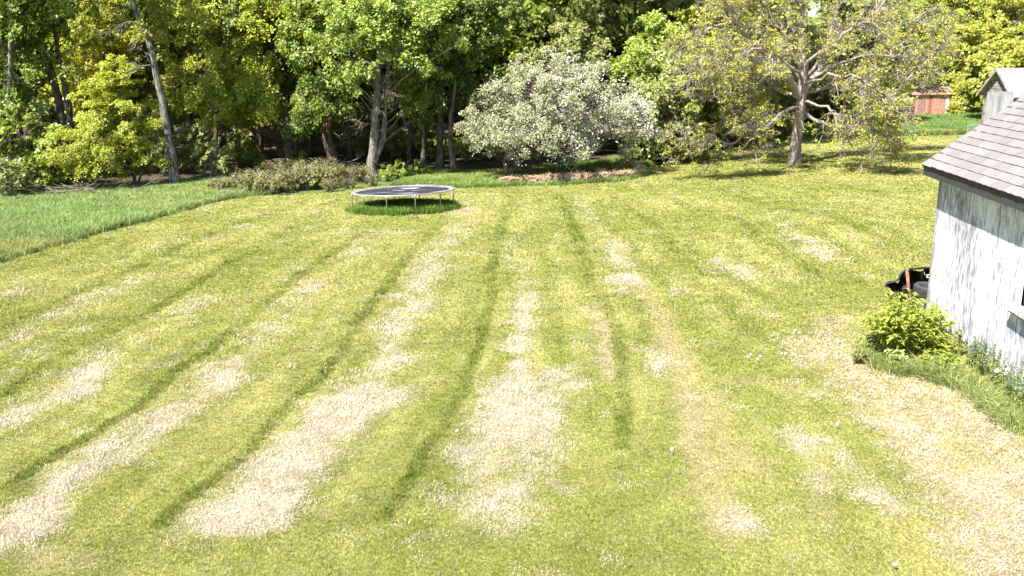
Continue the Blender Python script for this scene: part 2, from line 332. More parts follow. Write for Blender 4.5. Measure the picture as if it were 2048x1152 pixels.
# ------------------------------------------------------------------ ground sheet
def relief(x, y): return samp(ridge, x, y)*.03+(N1.fbm(x, y, .8, 2)-.5)*.05
def axis(lo, a, b, hi, st):
    m = np.arange(a, b+.001, st); l = []; s = st; p = a
    while p > lo: s *= 1.35; p -= s; l.append(p)
    h = []; s = st; p = b
    while p < hi: s *= 1.35; p += s; h.append(p)
    return np.concatenate([l[::-1], m, h])
ax_ = axis(-900, -26, 26, 900, .15); ay_ = axis(-300, 5.5, 52, 1400, .15)
AX, AY = np.meshgrid(ax_, ay_); fx_, fy_ = AX.ravel(), AY.ravel()
inside = (fx_ > GX0) & (fx_ < GX1) & (fy_ > GY0) & (fy_ < GY1)
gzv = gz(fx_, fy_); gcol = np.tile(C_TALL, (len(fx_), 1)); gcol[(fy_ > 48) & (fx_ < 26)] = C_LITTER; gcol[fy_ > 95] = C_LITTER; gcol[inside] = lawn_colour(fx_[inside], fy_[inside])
gzv[inside] += relief(fx_[inside], fy_[inside])
nx, ny = len(ax_), len(ay_); i = np.arange(ny-1)[:, None]*nx; j = np.arange(nx-1)[None]
gq = np.stack([i+j, i+j+1, i+nx+j+1, i+nx+j], -1).reshape(-1, 4)
m, t, b = mat('lawn_ground', .95); at = nd(t, 'ShaderNodeAttribute', attribute_name='gcol')
v = mapped(t, (1, 1, 1)); n1 = noise(t, 38, 5, v, .75); n2 = noise(t, 5, 4, v)
mx = nd(t, 'ShaderNodeMix', data_type='RGBA', blend_type='MULTIPLY'); mx.inputs[0].default_value = 1
r1 = ramp(t, [(.30, (.55, .55, .55)), (.7, (1.25, 1.25, 1.25))], n1.outputs['Fac']); t.links.new(at.outputs['Vector'], mx.inputs[6]); t.links.new(r1.outputs[0], mx.inputs[7])
t.links.new(mx.outputs[2], b.inputs['Base Color']); bump(t, b, n1.outputs['Fac'], .9, .05)
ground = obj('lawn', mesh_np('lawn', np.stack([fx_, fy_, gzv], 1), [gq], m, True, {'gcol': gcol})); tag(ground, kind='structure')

# ------------------------------------------------------------------ the grass itself (scattered tufts, one object for each kind)
def tuft(name, n, rad, h, w, lean, material, flat=0.):
    mb = MB()
    a = rng.random(n)*6.283; r = rad*np.sqrt(rng.random(n)); base = np.stack([r*np.cos(a), r*np.sin(a), -.01+0*r], 1)
    az = rng.random(n)*6.283; hh = h*(.55+.6*rng.random(n)); L = lean*(.3+1.0*rng.random(n))
    d = np.stack([np.cos(az), np.sin(az), 0*az], 1); s = np.stack([-np.sin(az), np.cos(az), 0*az], 1)
    tw = rng.random(n)*6.283; s = s*np.cos(tw)[:, None]+d*np.sin(tw)[:, None]
    up = np.array([0, 0, 1.])*(1-flat)
    mid = base+d*(hh*L*.35)[:, None]+up*(hh*.6)[:, None]; tip = base+d*(hh*L)[:, None]+up*(hh*(1-.3*np.minimum(L, 1.5)))[:, None]
    if flat: z = rng.random(n)*.03; mid[:, 2] += z+.012; tip[:, 2] += z*rng.random(n); base[:, 2] += z
    W = (w*(.6+.8*rng.random(n)))[:, None]
    V = np.stack([base-s*W, base+s*W, mid-s*W*.8, mid+s*W*.8, tip], 1).reshape(-1, 3); b = np.arange(n)[:, None]*5
    mb.add(V, b+np.array([[0, 1, 3, 2]]), b+np.array([[2, 3, 4]]), tint=np.repeat(rng.random(n), 5))
    return bpy.data.objects.new(name, mb.mesh(name, material))
def grass_mat(name, trans):
    m = bpy.data.materials.new(name); m.use_nodes = True; t = m.node_tree; t.nodes.clear()
    c = nd(t, 'ShaderNodeAttribute', attribute_name='col', attribute_type='INSTANCER'); ti = nd(t, 'ShaderNodeAttribute', attribute_name='tint')
    mr = nd(t, 'ShaderNodeMapRange'); mr.inputs[3].default_value = .62; mr.inputs[4].default_value = 1.5; t.links.new(ti.outputs['Fac'], mr.inputs[0])
    mx = nd(t, 'ShaderNodeVectorMath', operation='SCALE'); t.links.new(c.outputs['Vector'], mx.inputs[0]); t.links.new(mr.outputs[0], mx.inputs['Scale'])
    d = nd(t, 'ShaderNodeBsdfDiffuse'); tr = nd(t, 'ShaderNodeBsdfTranslucent'); s = nd(t, 'ShaderNodeMixShader'); s.inputs[0].default_value = trans
    t.links.new(mx.outputs[0], d.inputs[0]); t.links.new(mx.outputs[0], tr.inputs[0]); t.links.new(d.outputs[0], s.inputs[1]); t.links.new(tr.outputs[0], s.inputs[2])
    o = nd(t, 'ShaderNodeOutputMaterial'); t.links.new(s.outputs[0], o.inputs[0]); return m
def scatter(name, label, cat, pts, sxy, sz, colr, proto, mt):
    n = len(pts); me = bpy.data.meshes.new(name); me.vertices.add(n); me.vertices.foreach_set('co', np.asarray(pts, np.float32).ravel())
    for k, a in (('col', colr), ('scl', np.stack([sxy, sxy, sz], 1)), ('rot', np.stack([rng.normal(0, .08, n), rng.normal(0, .08, n), rng.random(n)*6.283], 1))):
        at = me.attributes.new(k, 'FLOAT_VECTOR', 'POINT'); at.data.foreach_set('vector', np.asarray(a, np.float32).ravel())
    me.materials.append(mt)
    ng = bpy.data.node_groups.new(name, 'GeometryNodeTree'); ng.interface.new_socket('Geometry', in_out='INPUT', socket_type='NodeSocketGeometry'); ng.interface.new_socket('Geometry', in_out='OUTPUT', socket_type='NodeSocketGeometry')
    gi = ng.nodes.new('NodeGroupInput'); go = ng.nodes.new('NodeGroupOutput'); iop = ng.nodes.new('GeometryNodeInstanceOnPoints'); oi = ng.nodes.new('GeometryNodeObjectInfo')
    oi.inputs['Object'].default_value = proto; oi.inputs['As Instance'].default_value = True
    def na(k): q = ng.nodes.new('GeometryNodeInputNamedAttribute'); q.data_type = 'FLOAT_VECTOR'; q.inputs['Name'].default_value = k; return q.outputs[0]
    ng.links.new(gi.outputs[0], iop.inputs['Points']); ng.links.new(oi.outputs['Geometry'], iop.inputs['Instance'])
    e2r = ng.nodes.new('FunctionNodeEulerToRotation'); ng.links.new(na('rot'), e2r.inputs[0]); ng.links.new(e2r.outputs[0], iop.inputs['Rotation']); ng.links.new(na('scl'), iop.inputs['Scale'])
    ng.links.new(iop.outputs[0], go.inputs[0])
    o = obj(name, me); md = o.modifiers.new('tufts', 'NODES'); md.node_group = ng
    return tag(o, label, cat, kind='stuff')
SA = G(1856, 640); SD = np.array([.0970, .9953, 0]); SN = np.array([.9953, -.0970, 0])      # far corner of the white shed, its wall's direction, into the shed
def in_shed(x, y): s = (SA[0]-x)*SD[0]+(SA[1]-y)*SD[1]; n = (x-SA[0])*SN[0]+(y-SA[1])*SN[1]; return (s > -.05) & (s < 7) & (n > -.02) & (n < 4.3)
def points(n, y0, y1, wid=1.0):
    y = y0*(y1/y0)**rng.random(n); x = (rng.random(n)*2-1)*(y*.62+1.2)*wid; return x, y      # denser towards the viewer's side
gm = grass_mat('lawn_blade', .25); sm = grass_mat('straw_blade', .1)
x, y = points(170000, 5.8, 66); k = (samp(outside, x, y) < .1) & (samp(wood, x, y) < .3) & (samp(tramp_tall, x, y) < .5) & ~in_shed(x, y)
st_ = samp(straw, x, y); k &= rng.random(len(x)) > st_*.5
x, y = x[k], y[k]; dist = np.hypot(x, y); s = np.clip(dist/13, .75, 3.6); rg = samp(ridge, x, y)
c = lawn_colour(x, y)*(.8+.4*rng.random(len(x)))[:, None]; pale = rng.random(len(x)) < .10; c[pale & (rg < .3)] = c[pale & (rg < .3)]*.6+C_STRAW*.34
scatter('lawn_grass', 'short mown yellow green grass covering the open yard', 'grass', np.stack([x, y, gz(x, y)+relief(x, y)-.004], 1), s, np.clip(s, .9, 1.7)*(.55+.7*rg+.3*rng.random(len(x)))*(1-.4*samp(tan, x, y)), c, tuft('lawn_tuft', 30, .085, .055, .0042, .9, gm), gm)
x, y = points(120000, 5.8, 60); k = (rng.random(len(x)) < samp(straw, x, y)**1.15*1.1+.28*samp(tan, x, y)*(x > 3.5)+.006) & (samp(outside, x, y) < .05) & ~in_shed(x, y) & (samp(tramp_tall, x, y) < .3); x, y = x[k], y[k]
s = np.clip(np.hypot(x, y)/12, .8, 3.5)*(.6+.7*rng.random(len(x)))
c = (C_STRAW*(.66+.62*rng.random((len(x), 1))))*(1+rng.normal(0, .03, (len(x), 3)))
scatter('straw_thatch', 'pale dead grass clippings lying in strips on the lawn', 'straw', np.stack([x, y, gz(x, y)+relief(x, y)+.008], 1), s, np.clip(s, .8, 1.6)*(.3+.7*rng.random(len(x))+.7*sst(.55, .9, N2(x, y, .3))), c, tuft('straw_tuft', 30, .15, .085, .0026, 1.0, sm, .88), sm)
# tall unmown grass
def tall(name, label, n, keep, hgt, c0, xr, yr):
    x = xr[0]+(xr[1]-xr[0])*rng.random(n); y = yr[0]+(yr[1]-yr[0])*rng.random(n); k = keep(x, y); x, y = x[k], y[k]
    nn = N2.fbm(x, y, 2.5, 3); d = np.clip(np.hypot(x, y)/30, .7, 2.2)
    c = np.asarray(c0)*(.55+.9*rng.random((len(x), 1)))*(.75+.5*nn[:, None]); c = c+(C_YEL*.8-c)*(sst(.62, .72, N1.fbm(x, y, 3, 3))*.55)[:, None]
    scatter(name, label, 'grass', np.stack([x, y, gz(x, y)], 1), d, hgt*(.6+.6*nn)*(.8+.4*rng.random(len(x))), c, tall_proto, gm)
tall_proto = tuft('tall_tuft', 46, .17, .34, .007, .55, gm)
tall('meadow_grass', 'tall lush green grass between the mown lawn and the woods on the left', 26000, lambda x, y: (samp(outside, x, y) > 0) & (samp(wood, x, y) < .5) & (x < -12.6+1.5*N3(x, y, 2)-.02*y*0), 1.05, (.19, .255, .085), (-30, -4), (21, 52))
tall('edge_grass', 'ragged green grass in front of the blossoming tree and the wood', 7000, lambda x, y: (samp(outside, x, y) > 0) & (samp(wood, x, y) < .6) & (x >= -6+1.5*(N3(x, y, 1)-.5)) & (x < 10), .8, (.16, .24, .06), (-6, 10), (40, 56))
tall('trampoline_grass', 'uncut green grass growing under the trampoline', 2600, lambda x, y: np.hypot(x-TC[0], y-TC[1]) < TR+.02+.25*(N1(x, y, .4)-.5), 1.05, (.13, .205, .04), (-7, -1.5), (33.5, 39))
tall('field_grass', 'strip of tall bright grass behind the spreading bare tree', 26000, lambda x, y: (samp(outside, x, y) > 0) & (samp(wood, x, y) < 1.5) & (x >= 10), 1.4, (.16, .25, .075), (10, 42), (50, 72))
x = 30+30*rng.random(7000); y = 69+11*rng.random(7000)
scatter('far_grass', 'tall grass in front of the tumbledown red shed', 'grass', np.stack([x, y, gz(x, y)], 1), 2.2+0*x, 1.0+.6*rng.random(len(x)), np.array((.16, .24, .07))*(.7+.6*rng.random((len(x), 1))), tall_proto, gm)

# ------------------------------------------------------------------ trees
def unit(v): v = np.asarray(v, float); return v/(np.linalg.norm(v)+1e-9)
def bez(a, b, c, n=6): t = np.linspace(0, 1, n)[:, None]; return (1-t)**2*a+2*t*(1-t)*b+t*t*c
def smooth_path(P, n):                               # Catmull-Rom through points
    P = np.asarray(P, float); Q = np.vstack([2*P[0]-P[1], P, 2*P[-1]-P[-2]]); out = []
    m = max(2, n//(len(P)-1))
    for i in range(len(P)-1):
        a, b, c, d = Q[i:i+4]
        for t in np.linspace(0, 1, m, endpoint=False): out.append(.5*(2*b+(c-a)*t+(2*a-5*b+4*c-d)*t*t+(3*b-a-3*c+d)*t**3))
    out.append(P[-1]); return np.array(out)
def rough_path(P, amp): P = P.copy(); P[1:-1] += rng.normal(0, amp, (len(P)-2, 3)); return P
def ball(n): v = rng.normal(size=(n, 3)); v /= np.linalg.norm(v, axis=1)[:, None]; return v*rng.random((n, 1))**(1/2.2)
def clump_leaves(mb, c, r, n_spray, n_leaf, size, centre, flat=.7, horiz=.0, asp=.6):
    sp = c+ball(n_spray)*r*np.array([1, 1, flat])
    for q in sp:
        o = unit(q-centre); nr = unit(np.array([0, 0, 1.])*(.65+horiz*.6)+o*.45+np.array([-.4, -.5, 0])+rng.normal(0, .35*(1-horiz*.5), 3))
        a = unit(np.cross(nr, rng.normal(size=3))); b = np.cross(nr, a); R = r*(.35+.35*rng.random())
        k = max(4, int(n_leaf*(.6+.8*rng.random()))); an = rng.random(k)*6.283; rr = R*np.sqrt(rng.random(k))
        P = q+np.cos(an)[:, None]*rr[:, None]*a+np.sin(an)[:, None]*rr[:, None]*b+rng.normal(0, .09*r, (k, 3))*nr
        P[:, 2] -= (rr/R)**2*R*.25
        mb.leaves(P, nr+rng.normal(0, .45*(1-.4*horiz), (k, 3)), size*(.6+.7*rng.random(k)), asp, np.clip(.5+rng.normal(0, .22, k)+.15*o[2], 0, 1))
def in_blobs(blobs, n, gap=.0):
    vol = np.array([b[3]*b[4]*b[5] for b in blobs]); ks = rng.choice(len(blobs), n, p=vol/vol.sum()); out = []
    B = np.array(blobs)[ks]; return B[:, :3]+ball(n)*B[:, 3:6]
def make_tree(name, label, cat, base, trunk, rad, blobs, n_clump, clump_r, n_spray, n_leaf, size, leaf, bark, group=None, horiz=0., flat=.7, limbs=True, extra=None, dead=0, sides=9, asp=.6):
    """trunk: list of world points from the base up; blobs: crown ellipsoids (x,y,z,rx,ry,rz) in world metres"""
    base = np.asarray(base, float); root = thing(name, label, cat, base, group)
    tb = MB(); paths = trunk if isinstance(trunk[0][0], (list, tuple, np.ndarray)) else [trunk]; main = None
    for k, tp in enumerate(paths):
        P = smooth_path(np.asarray(tp, float)-base, 18); P = rough_path(P, rad*.12); L = np.linspace(0, 1, len(P))
        r = rad*(.75 if k else 1)*(1-.72*L)*(1+.5*np.exp(-L*16)); tb.tube(P, r, sides)
        if main is None: main = (P, r)
    lb = MB(); cs = in_blobs(np.asarray(blobs, float)-np.array([*base, 0, 0, 0]), n_clump); cen = cs.mean(0)
    P, r = main
    for c in cs:
        cr = clump_r*(.6+.8*rng.random()); clump_leaves(lb, c, cr, n_spray, n_leaf, size, cen, flat, horiz, asp)
        if limbs and rng.random() < .55:
            h = np.hypot(*(c-P[np.argmin(np.abs(P[:, 2]-c[2]))])[:2]); zt = c[2]-h*(.35+.3*rng.random())
            i = int(np.argmin(np.abs(P[:, 2]-zt))); i = max(i, len(P)//5); a = P[i]; mid = (a+c)/2+np.array([0, 0, .14*h])+rng.normal(0, .12*(h+.1)**.5, 3)
            br = bez(a, mid, c, 7); br = rough_path(br, .05); r0 = min(r[i]*.45, .016+.010*h); tb.tube(br, np.linspace(r0, .012, 7), 5, cap=False)
            for q in range(2):
                e = c+rng.normal(0, cr*.6, 3); tb.tube(bez(br[4], (br[4]+e)/2+rng.normal(0, .1, 3), e, 4), np.linspace(.016, .006, 4), 3, cap=False)
    for q in range(dead):                             # bare grey boughs hanging below the leaves
        i = int(len(P)*(.3+.4*rng.random())); az = -1.57+rng.normal(0, 1.0); L = 1.2+1.8*rng.random(); a = P[i]
        e = a+np.array([math.cos(az)*L, math.sin(az)*L, rng.normal(-.2, .5)]); br = rough_path(bez(a, (a+e)/2+[0, 0, .3], e, 7), .08); tb.tube(br, np.linspace(.032, .008, 7), 4, cap=False)
        for w in range(14):
            j = rng.integers(2, 6); f = br[j]+np.array([math.cos(az), math.sin(az), -.5])*rng.random()*.9+rng.normal(0, .28, 3); tb.tube(rough_path(bez(br[j], (br[j]+f)/2+rng.normal(0, .1, 3), f, 4), .04), np.linspace(.018, .006, 4), 3, cap=False)
    tb.build('trunk', M[bark], root, True); lb.build('crown', M[leaf], root)
    if extra: extra(root, cs, cen)
    return root
def px_blobs(lst, Y):                                 # (u, v, ru, rv, depth offset, depth radius m) -> world ellipsoids at forward distance Y
    out = []
    for u, v, ru, rv, dy, ry in lst:
        c = AT(u, v, Y+dy); k = (Y+dy)/FPX*1.03; out.append((*c, ru*k, ry, rv*k))
    return out
def px_path(lst, Y): return [AT(u, v, Y+(w[0] if w else 0)) for u, v, *w in lst]
def base_of(u, v): p = G(u, v); p[2] -= .05; return p

# --- front row of the wood, left to right
b = base_of(140, 372); Y = b[1]+3; b = on(*AT(125, 360, Y)[:2])
make_tree('broadleaf_tree', 'twin-trunked dark tree at the far left edge of the wood', 'tree', b, [[b, *px_path([(128, 280), (118, 200), (75, 80), (45, 0), (20, -150)], Y)], [b, *px_path([(138, 260), (133, 190), (116, 110), (108, 0), (100, -140)], Y)]], .30,
          px_blobs([(40, 60, 110, 110, -.5, 2.5), (90, -40, 130, 110, 0, 3), (20, 200, 80, 90, -1, 2), (110, 170, 60, 60, -1.5, 1.2), (70, 250, 70, 50, -2, 1.2)], Y), 120, .62, 8, 32, .085, 'leaf_mid', 'bark_dark')
b = base_of(270, 382); Y = b[1]+.8; b = on(*AT(272, 378, Y)[:2])
make_tree('beech_sapling', 'bright lime green bushy young tree with layered sprays left of the leaning trunk', 'tree', b, [[b, *px_path([(265, 330), (255, 250), (240, 170), (230, 120)], Y)], [b, *px_path([(285, 340), (295, 280), (290, 210)], Y)]], .09,
          px_blobs([(225, 215, 75, 95, 0, 2.2), (190, 300, 95, 62, -.4, 2.0), (270, 290, 62, 75, .3, 1.8), (150, 330, 50, 30, -.6, 1.2), (225, 140, 40, 40, 0, 1.2)], Y), 150, .5, 9, 44, .058, 'leaf_beech', 'bark_dark', horiz=.5, flat=.35, asp=.5)
b = base_of(352, 374); Y = b[1]
make_tree('leaning_tree', 'tall tree with pale flaking bark leaning left out of the wood', 'tree', b, [b, *px_path([(343, 310), (333, 250), (322, 200), (311, 135), (296, 75), (272, 22), (250, -30), (225, -110), (215, -200)], Y)], .23,
          px_blobs([(250, -90, 130, 70, 0, 2.5), (340, 40, 60, 60, .8, 1.0), (365, 120, 45, 70, 1.2, .8), (180, 40, 70, 60, 1.2, 1.2), (270, 40, 30, 40, -.5, .5)], Y), 85, .55, 7, 24, .10, 'leaf_yellow', 'bark_pale', dead=3, sides=12, limbs=False)
b = on(*AT(190, 360, 57)[:2])
make_tree('yellow_tree', 'yellow-leaved tree behind the lime green young tree', 'tree', b, [b, *px_path([(195, 250), (190, 120), (195, 0), (200, -120)], 57)], .2, px_blobs([(195, 50, 90, 85, 0, 2.5), (150, 150, 60, 60, 0, 2), (230, 100, 70, 60, 0, 2), (190, -60, 100, 70, 0, 2.5)], 57), 110, .65, 8, 32, .09, 'leaf_gold', 'bark_dark')
b = base_of(580, 332); Y = b[1]
make_tree('broadleaf_tree', 'tree with brown curved trunk and broad light green boughs reaching left', 'tree', b, [b, *px_path([(574, 290), (566, 235), (560, 190), (552, 120), (548, 40), (545, -100)], Y)], .22,
          px_blobs([(470, 190, 100, 45, -4, 2.2), (440, 130, 80, 50, -3, 2), (500, 80, 110, 80, -2, 2.5), (420, 30, 90, 70, -2, 2.5), (560, 30, 90, 90, -1, 2.5), (400, 200, 60, 55, -5, 1.6), (500, 230, 80, 28, -4.5, 1.5)], Y), 190, .62, 8, 33, .085, 'leaf_lime', 'bark_brown', dead=3)
b = base_of(667, 335); Y = b[1]
make_tree('old_tree', 'old tree with thick crooked rough-barked trunk beside the bramble thicket', 'tree', b, [b, *px_path([(660, 300), (655, 265), (662, 220), (658, 150), (645, 60), (635, -80)], Y)], .36,
          px_blobs([(620, 200, 65, 45, -3, 1.6), (660, 90, 95, 70, -2, 2.5), (620, 10, 100, 80, -1, 2.5), (620, 245, 70, 26, -3.5, 1.2), (700, 170, 40, 50, -3, 1.2)], Y), 130, .58, 8, 33, .082, 'leaf_mid', 'bark_brown', dead=5, sides=12)
b = base_of(745, 356); Y = b[1]
make_tree('forked_tree', 'tall forked tree with grey trunk behind the trampoline', 'tree', b, [[b, *px_path([(743, 325), (748, 270), (752, 210), (757, 130), (768, 40), (775, -90)], Y)], [AT(744, 325, Y), *px_path([(758, 300), (765, 275), (770, 230), (775, 150), (800, 60)], Y+.2)]], .29,
          px_blobs([(720, 60, 90, 80, -1, 2.2), (830, 60, 90, 80, -1, 2.2), (770, -20, 140, 60, 0, 3), (700, 150, 50, 40, -2, 1.2), (820, 160, 65, 60, 1, 1.6), (715, 255, 30, 40, -.8, .8), (850, 210, 40, 60, 2, 1.2)], Y), 150, .58, 8, 33, .08, 'leaf_mid', 'bark_grey', dead=5, sides=12)
b = on(*AT(880, 335, 52)[:2])
make_tree('dark_tree', 'straight dark-trunked tree just left of the blossoming tree', 'tree', b, [b, *px_path([(880, 270), (882, 180), (888, 60), (890, -100)], 52)], .22,
          px_blobs([(890, 60, 95, 90, 0, 2.5), (930, 150, 60, 60, .5, 1.6), (850, 140, 50, 60, .5, 1.6), (950, 10, 90, 80, 0, 2.5), (960, 210, 30, 40, 1, 1)], 52), 125, .6, 8, 31, .085, 'leaf_dark', 'bark_dark')
b = base_of(908, 342); Y = b[1]
make_tree('slim_tree', 'slim grey-brown trunk standing against the left side of the blossoming tree', 'tree', b, [b, *px_path([(903, 300), (901, 250), (908, 190), (912, 120), (915, 20)], Y)], .17, px_blobs([(905, 150, 40, 60, .5, 1), (925, 60, 60, 60, 0, 1.5)], Y), 34, .5, 6, 24, .09, 'leaf_dark', 'bark_brown')
for (u, v, dY, lbl) in ((700, 330, 58, 'thin dark trunk in the shade right of the crooked old tree'), (820, 330, 56, 'thin dark trunk in the shade right of the forked tree'), (620, 326, 61, 'thin dark trunk in the shade left of the crooked old tree'), (846, 332, 54, 'dark trunk in the shade left of the straight dark tree'), (430, 340, 54, 'dark thin trunk behind the pale green bush'), (520, 330, 60, 'thin dark trunk left of the brown curved trunk'), (65, 360, 52, 'thin grey trunk in the shade at the far left of the wood'), (18, 350, 50, 'slim pale trunk at the left edge of the picture')):
    b = on(*AT(u, v, dY)[:2]); s_ = rng.normal(0, 8)
    make_tree('thin_tree', lbl, 'tree', b, [b, *px_path([(u+s_*.3, v-80), (u+s_, v-180), (u+s_*2, v-330), (u+s_*2, v-470)], dY)], .12+.06*rng.random(), px_blobs([(u, 40, 70, 90, 0, 2), (u, -60, 70, 60, 0, 2)], dY), 46, .6, 6, 24, .11, 'leaf_dark' if u > 100 else 'leaf_mid', 'bark_dark' if u > 30 else 'bark_grey')
for (u, v, ru, rv, Y, leaf, lbl) in ((1050, 60, 100, 100, 60, 'leaf_lime', 'light green tree rising behind the left half of the blossoming tree'), (1140, 110, 70, 60, 58, 'leaf_olive', 'olive green tree just above the top of the blossoming tree'),
        (1300, 130, 70, 80, 56, 'leaf_mid', 'fresh green bushy tree behind the right end of the blossoming tree'), (1340, 210, 75, 90, 53, 'leaf_olive', 'olive yellow bush between the blossoming tree and the spreading bare tree'),
        (1400, 90, 90, 100, 60, 'leaf_yellow', 'yellow green tree left of the crown of the spreading bare tree'), (1460, 180, 90, 90, 60, 'leaf_olive', 'dull green thicket tree behind the left boughs of the spreading tree'),
        (1560, 120, 90, 120, 66, 'leaf_olive', 'dull green tree right behind the trunk of the spreading tree'), (1700, 90, 100, 110, 72, 'leaf_olive', 'olive tree behind the right boughs of the spreading tree'),
        (1800, 80, 90, 90, 86, 'leaf_mid', 'green tree above the tumbledown red shed'), (1940, 130, 80, 75, 92, 'leaf_yellow', 'yellow green bushy tree between the red shed and the grey gabled shed'), (2010, 50, 100, 80, 95, 'leaf_yellow', 'tall yellow green tree above the grey gabled shed'),
        (1870, 60, 80, 90, 96, 'leaf_lime', 'light green tree standing behind the tumbledown red shed'), (1640, 200, 70, 40, 78, 'leaf_olive', 'low dark thicket seen right of the spreading tree trunk'), (1740, 195, 70, 35, 88, 'leaf_olive', 'low thicket at the back of the tall grass left of the red shed'),
        (1945, 185, 35, 35, 84, 'leaf_yellow', 'low yellow green bush at the right end of the red shed'), (1770, 150, 70, 60, 92, 'leaf_olive', 'olive thicket tree behind the left end of the red shed'), (1990, 150, 60, 60, 75, 'leaf_yellow', 'yellow green tree beside the left wall of the grey gabled shed'), (1935, 20, 80, 60, 101, 'leaf_lime', 'light green tree top furthest back between the red shed and the grey gabled shed'), (2120, 90, 110, 110, 90, 'leaf_lime', 'light green tree at the right edge of the picture')):
    b = on(*AT(u, 200, Y)[:2]); top = AT(u+rng.normal(0, 10), v-rv*.3, Y)
    make_tree('wood_tree', lbl, 'tree', b, [b, (b+top)/2+rng.normal(0, .2, 3), top], .2, px_blobs([(u, v, ru, rv, 0, 3), (u-ru*.4, v+rv*.4, ru*.6, rv*.6, -.5, 2), (u+ru*.4, v-rv*.5, ru*.6, rv*.6, .5, 2), (u+ru*.1, v+rv*.8, ru*.7, rv*.5, 0, 2)], Y), 105, .75, 7, 24, .125 if Y < 70 else .16, leaf, 'bark_dark')
# --- conifers behind the blossoming tree
for (u, Y, h, lbl) in ((1225, 64, 15, 'dark pine directly above the blossoming tree'), (1165, 70, 16.5, 'tall dark pine with bare stem left of the other pine'), (1275, 67, 13, 'smaller blue green pine right of the dark pine')):
    b = on(*AT(u, 230, Y)[:2]); root = thing('pine_tree', lbl, 'tree', b); tb = MB(); lb = MB(); tb.tube(rough_path(np.array([[0, 0, z] for z in np.linspace(0, h, 12)]), .05), np.linspace(.26, .03, 12), 8)
    for z in np.arange(2.5, h-.2, .42):
        L = (h-z)*.26+.5
        for az in rng.random(7)*6.283:
            e = np.array([math.cos(az)*L, math.sin(az)*L, z+L*(.15+.2*rng.random())]); br = bez(np.array([0, 0, z]), np.array([math.cos(az)*L*.6, math.sin(az)*L*.6, z-.05]), e, 5); tb.tube(br, np.linspace(.035, .01, 5), 3, cap=False)
            for f in np.linspace(.3, 1, 6):
                p = br[0]+(br[-1]-br[0])*f; k = 16; lb.leaves(p+rng.normal(0, .16+.05*L, (k, 3))*[1, 1, .5], rng.normal(0, .5, (k, 3))+[0, 0, .8], .17*(.6+.8*rng.random(k)), .22)
    tb.build('trunk', M['bark_dark'], root, True); lb.build('crown', M['leaf_needle'], root)
# --- depth of the wood: copies of a few whole trees
proto = []
for k, (leaf, sz) in enumerate((('leaf_mid', .15), ('leaf_dark', .15), ('leaf_lime', .15), ('leaf_olive', .15), ('leaf_yellow', .15))):
    b = np.array([0, 0, 0.]); h = 15.
    proto.append(make_tree('forest_tree', 'tree deep in the wood', 'tree', b, [b, np.array([rng.normal(0, .2), rng.normal(0, .2), 5]), np.array([rng.normal(0, .4), rng.normal(0, .4), 10]), np.array([0, 0, 14.])], .22,
        [(0, 0, 9.5, 2.8, 2.8, 4.5), (rng.normal(0, 1), rng.normal(0, 1), 6.0, 2.8, 2.8, 2.6), (rng.normal(0, .6), 0, 13, 2.0, 2.0, 2.6)], 120, .85, 7, 24, sz, leaf, 'bark_dark', 'trees deep in the wood'))
used = [False]*5
MARKS = ((60, 'the left edge of the twin-trunked tree'), (150, 'the twin-trunked tree'), (290, 'the lime green young tree'), (420, 'the leaning trunk'), (510, 'the light green boughs'), (620, 'the brown curved trunk'), (710, 'the crooked old trunk'), (800, 'the forked tree'), (870, 'the gap right of the forked tree'), (960, 'the straight dark tree'), (1080, 'the left half of the blossoming tree'), (1200, 'the top of the blossoming tree'), (1330, 'the right end of the blossoming tree'), (1450, 'the left boughs of the spreading tree'), (1580, 'the inner boughs of the spreading tree'), (1700, 'the trunk of the spreading tree'), (1800, 'the right boughs of the spreading tree'), (1920, 'the red shed'), (9999, 'the grey gabled shed'))
def pix_u(p): d = np.asarray(p, float)-[0, 0, CH]; return 1024+FPX*(d@Rv)/(d@Fv)
def behind(p): u = pix_u(p); return next(n for k, n in MARKS if u < k)
LBL = ['green tree', 'dark green tree', 'light green tree', 'olive tree', 'yellowish tree']
for Y, x0, x1, st in ((60, -40, 30, 4.6), (68, -45, 36, 4.6), (78, -52, 30, 5.0), (100, -62, 76, 6.5)):
    for x in np.arange(x0, x1, st):
        xx = x+rng.normal(0, .9); yy = Y+rng.normal(0, 1.6); k = int(rng.choice(5, p=[.3, .3, .16, .16, .08] if xx < 5 else [.2, .15, .2, .25, .2]))
        s = .85+.4*rng.random()
        if (Y < 62 and xx > 18) or (Y < 90 and xx > 20): continue
        pt = on(xx, yy, -.1)
        if not -130 < pix_u(pt) < 2180: continue
        lb_ = f"{LBL[k]}, {'second' if Y < 64 else 'third' if Y < 72 else 'fourth' if Y < 90 else 'last'} row of woods, behind {behind(pt)}"
        if used[k]: copy_thing(proto[k], pt, rng.random()*6.28, (s, s, s*(.95+.2*rng.random())), lb_, 'trees deep in the wood')
        else: used[k] = True; o = proto[k]; o.location = tuple(pt); o['label'] = lb_
